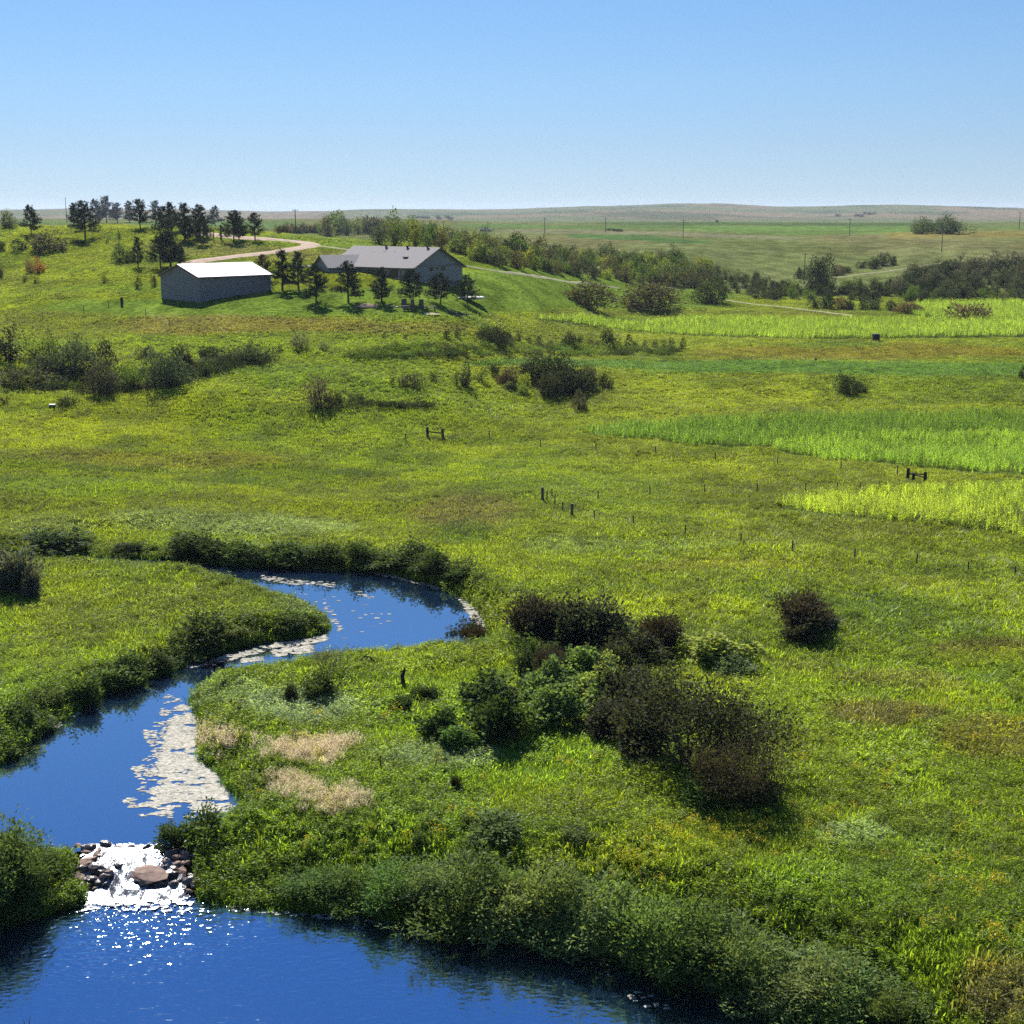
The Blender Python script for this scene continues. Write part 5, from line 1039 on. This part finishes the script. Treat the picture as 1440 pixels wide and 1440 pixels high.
NB = [('t',750,905,55,58,(.045,.04,.03),'dark reddish brown shrub at the left of the long shrub bank'),('t',775,906,44,50,(.055,.05,.04),'brown shrub second from the left in the long shrub bank'),('b',802,912,50,50,(.06,.075,.04),'grey green shrub in the middle of the long shrub bank'),
 ('b',848,913,62,60,(.08,.1,.06),'leafy grey shrub at the right of the long shrub bank'),('b',885,935,50,40,(.05,.055,.03),'dark low shrub below the right end of the shrub bank'),('t',930,917,48,44,(.042,.036,.028),'dark purplish twiggy shrub right of the shrub bank'),
 ('v',738,958,28,38,(.04,.06,.025),'dark shrub in the open gap below the shrub bank'),('t',772,950,34,36,(.045,.045,.035),'dark stemmed shrub below the brown ones of the shrub bank'),('v',775,985,52,50,(.08,.12,.04),'vine draped shrub with hanging pale leaves left of centre'),('v',788,1018,62,50,(.075,.115,.035),'rounded vine covered shrub lowest in the vine group'),
 ('v',853,962,34,40,(.14,.2,.06),'bright green vine column right of the vine group'),('v',832,985,44,34,(.15,.2,.05),'pale yellow green vine mound in front of the vine column'),('b',872,1005,60,60,(.05,.06,.035),'dark shrub between the vine mound and the thorn tree'),('b',850,1035,66,44,(.05,.06,.035),'dark low shrub under the left side of the thorn tree'),
 ('b',905,1060,60,62,(.05,.052,.03),'black green shrub against the left trunk of the thorn tree'),('v',684,997,68,46,(.05,.09,.025),'dark green shrub left of the vine group'),('v',702,1046,56,58,(.045,.08,.022),'upright dark green shrub below the one left of the vine group'),
 ('b',820,905,60,52,(.05,.06,.035),'dense grey shrub between the brown shrubs and the right of the bank'),('b',905,938,56,36,(.055,.07,.03),'green shrub under the purplish twiggy one'),('b',760,935,44,34,(.09,.14,.035),'bright leafy clump under the left brown shrub'),('v',815,948,50,34,(.10,.15,.04),'leafy vine patch in the middle of the thicket'),
 ('v',760,1000,50,44,(.09,.14,.045),'pale leaved vine shrub at the left of the vine group'),('v',845,1000,54,50,(.12,.17,.05),'vine hung shrub joining the vine group to the thorn tree'),
 ('b',868,950,50,40,(.06,.075,.035),'mid green shrub between the shrub bank and the vine column'),('v',623,1040,48,36,(.045,.075,.022),'arching dark vine heap farthest left in the near meadow'),('v',640,1052,50,28,(.07,.12,.03),'low green vine heap beside the arching dark one'),('v',740,1030,50,34,(.1,.15,.035),'green vine heap between the two dark green shrubs'),
 ('t',1128,892,74,56,(.045,.038,.028),'reddish brown bush alone in the right meadow'),('b',1122,905,56,34,(.05,.06,.03),'dark green skirt shrub at the foot of the reddish brown bush'),('b',1168,888,30,30,(.12,.14,.10),'grey sage bush right of the reddish brown one'),
 ('v',1005,932,76,36,(.12,.155,.035),'broad low vine mound with pale crest right of the shrub bank'),('b',1050,925,36,24,(.06,.1,.03),'small green shrub right of the broad vine mound'),('b',1035,950,50,22,(.12,.17,.07),'pale leafy clump below the broad vine mound'),
 ('b',446,985,40,34,(.07,.11,.03),'dark green shrub beside the near bank of the creek bend'),('b',408,990,16,28,(.045,.06,.025),'small dark shrub left of the one beside the creek bend'),('b',652,908,46,34,(.055,.06,.03),'dark shrub at the water edge where the creek bends'),('t',668,906,24,24,(.06,.05,.03),'dark seed headed shrub at the right of the creek bend shrub'),
 ('b',246,1189,40,32,(.06,.10,.035),'dark leafy shrub on the bank right of the weir'),('b',285,1190,50,44,(.08,.13,.035),'lighter shrub with yellow flowers behind the weir bank'),
 ('b',18,836,50,54,(.12,.13,.10),'grey shrub at the left edge on the inner bank'),('b',48,842,20,38,(.10,.11,.085),'narrow grey shrub right of the grey one at the left edge'),('b',6,800,30,26,(.10,.11,.085),'dark grey shrub behind the grey ones at the left edge'),
 ('b',80,775,74,30,(.09,.13,.05),'broad green shrub on the far bank at the left'),('b',185,777,40,14,(.04,.06,.02),'low dark shrub at the hidden channel on the left'),
 ('b',567,1000,26,20,(.06,.1,.03),'low green shrub around the foot of the charred snag'),('b',600,985,36,20,(.06,.09,.025),'low dark shrub right of the charred snag'),
 ('b',640,1112,12,22,(.04,.05,.02),'tiny dark upright weed in the middle of the near meadow'),('b',655,1168,22,20,(.08,.12,.03),'small dark weed clump above the willow bank'),('b',590,1188,26,18,(.09,.14,.035),'small dark weed clump left in front of the willow bank'),
 ('b',705,1176,60,26,(.13,.19,.06),'broad weed clump above the middle of the willow bank'),('b',810,1183,36,20,(.13,.19,.06),'weed clump above the right part of the willow bank')]
for (k, u, v, w_, h_, c, lb) in NB:
    f_ = .85 if u > 1100 else 1.08 if k == 't' else 1.1; w_ *= f_; h_ *= (1+f_)/2+.05; v += 3
    if u < 720 or v < 1100 and u < 900 and k != 't': c = tuple(q*.8 for q in c)
    if k == 't': near_shrub('brown_shrub', TWB, wb, hb, u, v, w_, h_, c, lb)
    elif k == 'v': near_shrub('vine_shrub', VIN, 2.2, 2.0, u, v, w_, h_, tuple(q*(1.2 if q_ < .08 else 2.0) for q_ in (c[1],) for q in c), lb)
    else: near_shrub('leafy_shrub', BRN, 2.2, 2.0, u, v, w_, h_, c, lb)
# bare grey shrub
bare = twig_bush('bare_shrub', 360, 10, 1.6, 1.2, 2, .022, 1, .06, .1, M_DEAD); wz, hz = extent(bare[1]); near_shrub('bare_shrub', [bare], wz, hz, 463, 952, 46, 42, (.14,.13,.11), 'bare grey twiggy shrub on the near bank under the creek bend')
WC = (.13, .19, .055)
WL = [(455,1272,70,44),(500,1282,80,56),(552,1290,90,74),(612,1302,100,88),(668,1312,100,96),(728,1325,110,100),(790,1336,110,98),(845,1348,110,100),(905,1362,110,100),(965,1380,110,98),(1025,1396,110,96),(1085,1414,100,80),(1140,1436,100,80),(1195,1458,110,80),(1250,1478,110,76),
 (560,1262,80,48),(640,1272,90,56),(725,1284,100,56),(800,1296,100,60),(870,1308,100,60),(940,1325,100,60),(1010,1342,100,64),(1080,1362,110,66),(1140,1385,110,66),(1195,1405,110,64),(1250,1430,110,60)]
for i, (u, v, w_, h_) in enumerate(WL):
    near_shrub('willow_bush', WIL, 3.4, 2.8, u, v-6, w_*random.uniform(.95, 1.25), h_*random.uniform(.75, 1.05)*(1 if i < 19 else .75), random.choice([WC, (.12,.20,.045), (.145,.20,.07), (.09,.14,.035)]), f'{ordinal(i)} willow bush from the weir in the front row overhanging the lower pool' if i < 19 else f'{ordinal(i-19)} willow bush from the weir in the back row above the lower pool', 'willow', 'willow bank along the lower pool')
for (u, v, w_, h_, lb) in ((-8,1290,104,106,'big willow bush at the left edge of the lower pool'),(48,1284,76,80,'willow bush right of the big one beside the weir rocks'),(25,1240,90,76,'willow bush rising behind the two at the left of the weir'),(78,1232,34,36,'small willow bush touching the left weir rocks'),(-25,1240,80,90,'willow bush cut by the left edge above the weir')):
    near_shrub('willow_bush', WIL, 3.4, 2.8, u, v, w_, h_, (.085,.13,.04), lb, 'willow')
BK = sorted([(20,1072,60,44),(60,1040,56,40),(112,1000,60,44),(150,975,60,46),(182,962,60,44),(220,950,60,40),(262,935,60,44),(295,922,80,56),(330,908,50,36),(60,1000,50,30),(25,1030,60,40),(400,892,50,26),(435,888,40,20)], key=lambda q: q[0])
for i, (u, v, w_, h_) in enumerate(BK): near_shrub('bank_shrub', BRN, 2.2, 2.0, u+random.uniform(-8, 8), v-8, w_*random.uniform(.6, .95), h_*random.uniform(.4, .85), random.choice([(.085,.13,.035), (.12,.17,.045), (.06,.09,.03)]), f'{ordinal(i)} leafy shrub from the left along the inner bank of the upper pool', 'shrub', 'shrubs lining the left bank')
FB = [(270,787),(300,790),(335,793),(370,795),(405,796),(440,797),(475,798),(510,799),(545,802),(585,804),(615,811),(645,820)]
for i, (u, v) in enumerate(FB): near_shrub('bank_shrub', BRN, 2.2, 2.0, u, v-5, random.uniform(36, 60), random.uniform(17, 32), random.choice([(.04,.065,.015), (.06,.095,.022), (.08,.12,.03)]), f'{ordinal(i)} dark overhanging shrub from the left along the far bank of the creek bend', 'shrub', 'shrubs of the far bank')

# ------------------------------------------------------------------ weir: rocks, riffle, driftwood, lily mats
RK = [(215,1243,55,27,0,'large flat pinkish brown slab rock in the middle of the weir'),(240,1238,20,16,1,'dark rock behind the right end of the large slab'),(229,1252,18,12,1,'wet rock in front of the large slab'),(244,1254,16,12,1,'small wet rock right of the front of the slab'),
 (241,1212,22,18,1,'dark boulder at the right side of the weir crest'),(262,1222,18,10,0,'tan rock on the right bank of the weir'),(255,1236,20,12,0,'flat tan rock at the right waterline of the weir'),(275,1203,16,8,0,'pale flat rock on the right bank above the weir'),(268,1240,12,9,1,'small dark rock at the foot of the right weir bank'),
 (250,1226,12,8,0,'small tan rock right of the dark boulder'),(232,1226,12,7,0,'small tan rock above the slab'),(262,1250,12,8,1,'lowest dark rock on the right of the weir'),
 (138,1232,30,18,1,'long dark tilted rock on the left side of the weir'),(150,1240,20,14,0,'tan rock below the long tilted one'),(166,1226,18,12,1,'dark rock in the white water left of centre'),(128,1218,22,12,0,'pale rock above the long tilted one'),(118,1228,16,12,1,'dark rock left of the long tilted one'),
 (108,1242,22,12,0,'rounded pale grey rock at the left bank of the weir'),(140,1250,18,12,1,'wet rock lowest on the left of the weir'),(126,1205,20,9,0,'pale flat rock at the left end of the weir crest'),(145,1212,18,10,1,'dark flat rock just below the left crest'),(110,1198,14,8,0,'small pale rock left of the weir crest'),
 (134,1244,12,10,0,'small tan rock between the left wet rocks'),(123,1252,14,9,0,'small pale rock at the lower left waterline'),(165,1200,14,7,1,'dark rock breaking the crest left of centre'),(186,1198,12,7,1,'small dark rock in the middle of the weir crest'),(205,1200,14,8,1,'dark rock on the crest right of centre'),
 (222,1200,14,8,1,'dark rock near the right end of the weir crest'),(178,1212,10,6,1,'small dark rock in the riffle below the crest'),(213,1214,10,6,1,'small wet rock in the riffle above the slab'),(155,1222,12,8,0,'small brown rock left of the white water')]
for i, (u, v, w_, h_, wet, lb) in enumerate(RK):
    p = at(u, v-1); s = mperpx(p); me = rkd[i % 5] if wet else rk[i % 5]; g = g_(i); rx = (.15 if i == 0 else g.normal()*.3)
    o = add('weir_rock', me, loc=p+Vector((0, 0, h_*s*.25+.16)), sc=(w_*s*.6, w_*s*.55, h_*s*(.48 if i == 0 else .75))); o.rotation_euler = (rx, g.normal()*.15, g.normal()*.5); tag(o, lb, 'rock', 'rocks of the weir')
g = g_(901); side = ('left', 'right')
for k in range(2):
    xs = [(112, 160, 1194, 1256), (222, 280, 1196, 1260)][k]; L_ = sorted([(g.uniform(xs[0], xs[1]), g.uniform(xs[2], xs[3])) for _ in range(20)])
    for i, (u, v) in enumerate(L_):
        p = at(u, v); s = mperpx(p); w_ = g.uniform(9, 22); wet = g.random() < .55; o = add('weir_stone', (rkd if wet else rk)[i % 5], loc=p+Vector((0, 0, w_*s*.25+.16)), sc=(w_*s*.6, w_*s*.5, w_*s*.45)); o.rotation_euler = (g.normal()*.3, g.normal()*.3, g.random()*6)
        tag(o, f'{ordinal(i)} {"dark" if wet else "tan"} small stone from left in rubble on the {side[k]} shoulder of the weir', 'stone', 'rubble beside the weir')
def foam_material():
    m, N, L = mat('white_water'); o = N.new('ShaderNodeOutputMaterial'); g = N.new('ShaderNodeNewGeometry'); mp = N.new('ShaderNodeMapping'); mp.inputs['Scale'].default_value = (2.2, 1.2, 1); L.new(g.outputs['Position'], mp.inputs[0])
    n = N.new('ShaderNodeTexNoise'); n.inputs['Scale'].default_value = 3.2; n.inputs['Detail'].default_value = 6; L.new(mp.outputs[0], n.inputs[0])
    r = N.new('ShaderNodeMapRange'); r.inputs['From Min'].default_value = .53; r.inputs['From Max'].default_value = .72; L.new(n.outputs[0], r.inputs[0])
    b = N.new('ShaderNodeBump'); b.inputs['Distance'].default_value = .05; L.new(n.outputs[0], b.inputs['Height'])
    d = N.new('ShaderNodeBsdfDiffuse'); d.inputs[0].default_value = (.26, .25, .24, 1); gl = N.new('ShaderNodeBsdfGlossy'); gl.inputs['Roughness'].default_value = .3; gl.inputs['Color'].default_value = (.4, .44, .5, 1); L.new(b.outputs[0], gl.inputs['Normal']); L.new(b.outputs[0], d.inputs['Normal'])
    dk = N.new('ShaderNodeBsdfDiffuse'); dk.inputs[0].default_value = (.035, .024, .018, 1); m0 = N.new('ShaderNodeMixShader'); m0.inputs[0].default_value = .3; L.new(dk.outputs[0], m0.inputs[1]); L.new(gl.outputs[0], m0.inputs[2])
    m1 = N.new('ShaderNodeMixShader'); L.new(r.outputs[0], m1.inputs[0]); L.new(m0.outputs[0], m1.inputs[1]); m2 = N.new('ShaderNodeMixShader'); m2.inputs[0].default_value = .12; L.new(d.outputs[0], m2.inputs[1]); L.new(gl.outputs[0], m2.inputs[2]); L.new(m2.outputs[0], m1.inputs[2])
    at_ = N.new('ShaderNodeAttribute'); at_.attribute_name = 'core'; n3 = N.new('ShaderNodeTexNoise'); n3.inputs['Scale'].default_value = 3; n3.inputs['Detail'].default_value = 5; L.new(g.outputs['Position'], n3.inputs[0])
    ad = N.new('ShaderNodeMath'); ad.operation = 'ADD'; L.new(at_.outputs['Fac'], ad.inputs[0]); L.new(n3.outputs[0], ad.inputs[1]); gt = N.new('ShaderNodeMath'); gt.operation = 'GREATER_THAN'; gt.inputs[1].default_value = .82; L.new(ad.outputs[0], gt.inputs[0])
    tr = N.new('ShaderNodeBsdfTransparent'); m3 = N.new('ShaderNodeMixShader'); L.new(gt.outputs[0], m3.inputs[0]); L.new(tr.outputs[0], m3.inputs[1]); L.new(m1.outputs[0], m3.inputs[2]); L.new(m3.outputs[0], o.inputs[0]); return m
nu, nv = 60, 46; W0, W1, W2, W3 = [np.array(q) for q in (WEIR[0]+np.array((-.2, .3)), WEIR[1]+np.array((.4, .3)), WEIR[2]+np.array((.4, -1.6)), WEIR[3]+np.array((-.5, -1.6)))]
V = []
for j in range(nv):
    t = j/(nv-1)
    for i in range(nu):
        s = i/(nu-1); q = (W0*(1-s)+W1*s)*(1-t)+(W3*(1-s)+W2*s)*t; tt = min(1, max(0, (yw0-.45-q[1])/(yw0-.45-yw1)))
        z = .04-.8*(tt*tt*(3-2*tt)); lump = float(fbm(np.array(q[0]*2.2), np.array(q[1]*1.6), 66, 3)-.5)*.35*math.sin(math.pi*tt)**.5
        V.append((q[0]+.25*math.sin(q[1]*5+s*9)*(s in (0, 1)), q[1]+(.9*(float(vnoise(np.array(s*9), np.array(3.), 8))-.5) if j in (0, nv-1) else 0), z+lump-(.06 if tt >= 1 else 0)*0+(.02 if tt >= 1 else 0)))
F = [(j*nu+i, j*nu+i+1, (j+1)*nu+i+1, (j+1)*nu+i) for j in range(nv-1) for i in range(nu-1)]
me = mesh_np('white_water', V, F, foam_material(), True)
ed = np.array([[min(1, 5*min(i, nu-1-i)/nu, 1.5*min(j*4.0, nv-1-j)/nv) for i in range(nu)] for j in range(nv)]).ravel(); me.attributes.new('core', 'FLOAT', 'POINT').data.foreach_set('value', ed.astype(np.float32))
if me.polygons[0].normal.z < 0: me.flip_normals()
tag(add('white_water', me), kind='structure')
# floating algae mats and lily pads: small irregular discs
M_MAT = leafmat('algae_mat', 'rgb', trans=.1, gloss=.01, rough=.4, c=(.31, .29, .235), tmul=(1, 1, 1))
def mats(name, regions, label, seed, z=.012, sz=(.06, .22)):
    g = g_(seed); V = []; F = []
    for (P, n, s0) in regions:
        us = [p[0] for p in P]; vs = [p[1] for p in P]; c = 0; tries = 0
        while c < n and tries < 60*n:
            tries += 1; u = g.uniform(min(us), max(us)); v = g.uniform(min(vs), max(vs))
            if not inpoly(np.array(u), np.array(v), P): continue
            x, y = onz(u, v, z); ok = True
            if s0 > 0 and float(fbm(np.array(x/1.2), np.array(y/.5), seed, 3)) < s0: continue
            c += 1; r = g.uniform(*sz); k = 7; o = len(V); a0 = g.random()*6; el = g.uniform(.5, 1); zz = z+g.random()*.012
            for i in range(k): a = a0+2*math.pi*i/k; rr = r*g.uniform(.7, 1.15); V.append((x+math.cos(a)*rr*1.3, y+math.sin(a)*rr*el, zz))
            for i in range(1, k-1): F.append((o, o+i, o+i+1, o+i+1))
    V = np.array(V); F3 = np.array(F)[:, :3]
    return tag(add(name, mesh_np(name, V, F3, M_MAT)), label, 'algae', kind='stuff')
SPIT = [(232,975),(258,985),(276,1010),(280,1040),(276,1068),(300,1085),(318,1108),(335,1128),(325,1142),(280,1148),(232,1155),(190,1145),(172,1128),(200,1105),(185,1080),(215,1060),(200,1030),(225,1010)]
CORE = [(255,985),(276,1015),(280,1040),(276,1068),(300,1088),(318,1112),(322,1132),(280,1142),(235,1145),(205,1130),(225,1100),(225,1070),(235,1030)]
mats('algae_mat', [(SPIT, 1900, .49), (CORE, 6000, .37)], 'cream coloured floating mat of algae spreading across the upper pool above the weir', 1, sz=(.03, .13))
def strip(P, h): return [(u, v-h) for u, v in P]+[(u, v+h) for u, v in P[::-1]]
mats('algae_mat', [(strip([(300,930),(340,920),(390,908),(440,901),(462,895)], 4), 330, .3), (strip([(385,919),(410,915),(440,912)], 5), 200, 0), (strip([(340,929),(370,926)], 3), 60, .3), (strip([(262,938),(330,930)], 1.5), 40, .4)], 'pale algae rafts along the tip of the inner bank', 2, sz=(.06, .22))
mats('algae_mat', [(strip([(525,805),(560,813),(600,822),(640,834),(662,846)], 2), 260, .3), ([(640,834),(668,850),(683,880),(680,895),(668,880),(655,855)], 330, .25), (strip([(368,812),(400,817),(430,820),(470,822)], 3.5), 160, .4), (strip([(455,850),(470,870),(480,890)], 8), 40, .45), ([(400,830),(520,845),(560,870),(480,900),(450,860)], 26, 0), (strip([(500,832),(530,842)], 3), 12, 0)], 'pale algae fringe curving round the far bank of the creek bend', 3, sz=(.05, .18))
mats('lily_pads', [(strip([(45,1037),(80,1018),(110,1000)], 4), 90, .35), (strip([(120,985),(160,972)], 2), 16, 0)], 'pale floating pads along the left bank of the upper pool', 4, sz=(.07, .18))
mats('lily_pads', [(strip([(320,1276),(400,1284),(520,1294),(620,1309)], 3), 70, 0), (strip([(700,1324),(800,1340),(900,1358)], 3), 26, 0), (strip([(950,1372),(1000,1386),(1060,1402),(1110,1430)], 9), 190, 0), (strip([(880,1402),(940,1412)], 10), 14, 0)], 'scattered pale floating pads and foam flecks beside the willow bank', 5, z=-.788, sz=(.04, .15))
p = at(290, 925); q = MB(); g = g_(9)
for i in range(14):
    c = Vector((g.uniform(-1.6, 1.6), g.uniform(-.4, .4), g.uniform(0, .25))); d = Vector((g.normal(), g.normal()*.4, g.normal()*.15))*.7; q.tube([c-d, c, c+d*1.1+Vector((0, 0, .1))], [.05, .04, .015], 5)
x_, y_ = onz(283, 935, 0); tag(q.build('driftwood', M_WOODD, loc=(x_, y_, .05)), 'dark tangle of driftwood lying at the water edge under the inner bank', 'driftwood')

# ------------------------------------------------------------------ air
m, N, L = mat('prairie_haze'); m.cycles.homogeneous_volume = True; o = N.new('ShaderNodeOutputMaterial'); pv = N.new('ShaderNodeVolumePrincipled'); pv.inputs['Density Attribute'].default_value = ''; pv.inputs['Density'].default_value = 4.6e-5; pv.inputs['Color'].default_value = (.72, .82, 1, 1); pv.inputs['Anisotropy'].default_value = .2
L.new(pv.outputs[0], o.inputs['Volume']); m.volume_intersection_method = 'FAST' if hasattr(m, 'volume_intersection_method') else None if False else getattr(m, 'volume_intersection_method', 'FAST')
zt = max(float(GZ.max())+14, CAM_Z+14); zb_ = float(GZ.min())-1.5; q = MB(); q.box((0, 4750, (zt+zb_)/2), (33000, 9900, zt-zb_))
tag(q.build('haze', m), 'thin blue summer haze over the distant hills', 'haze', kind='stuff')
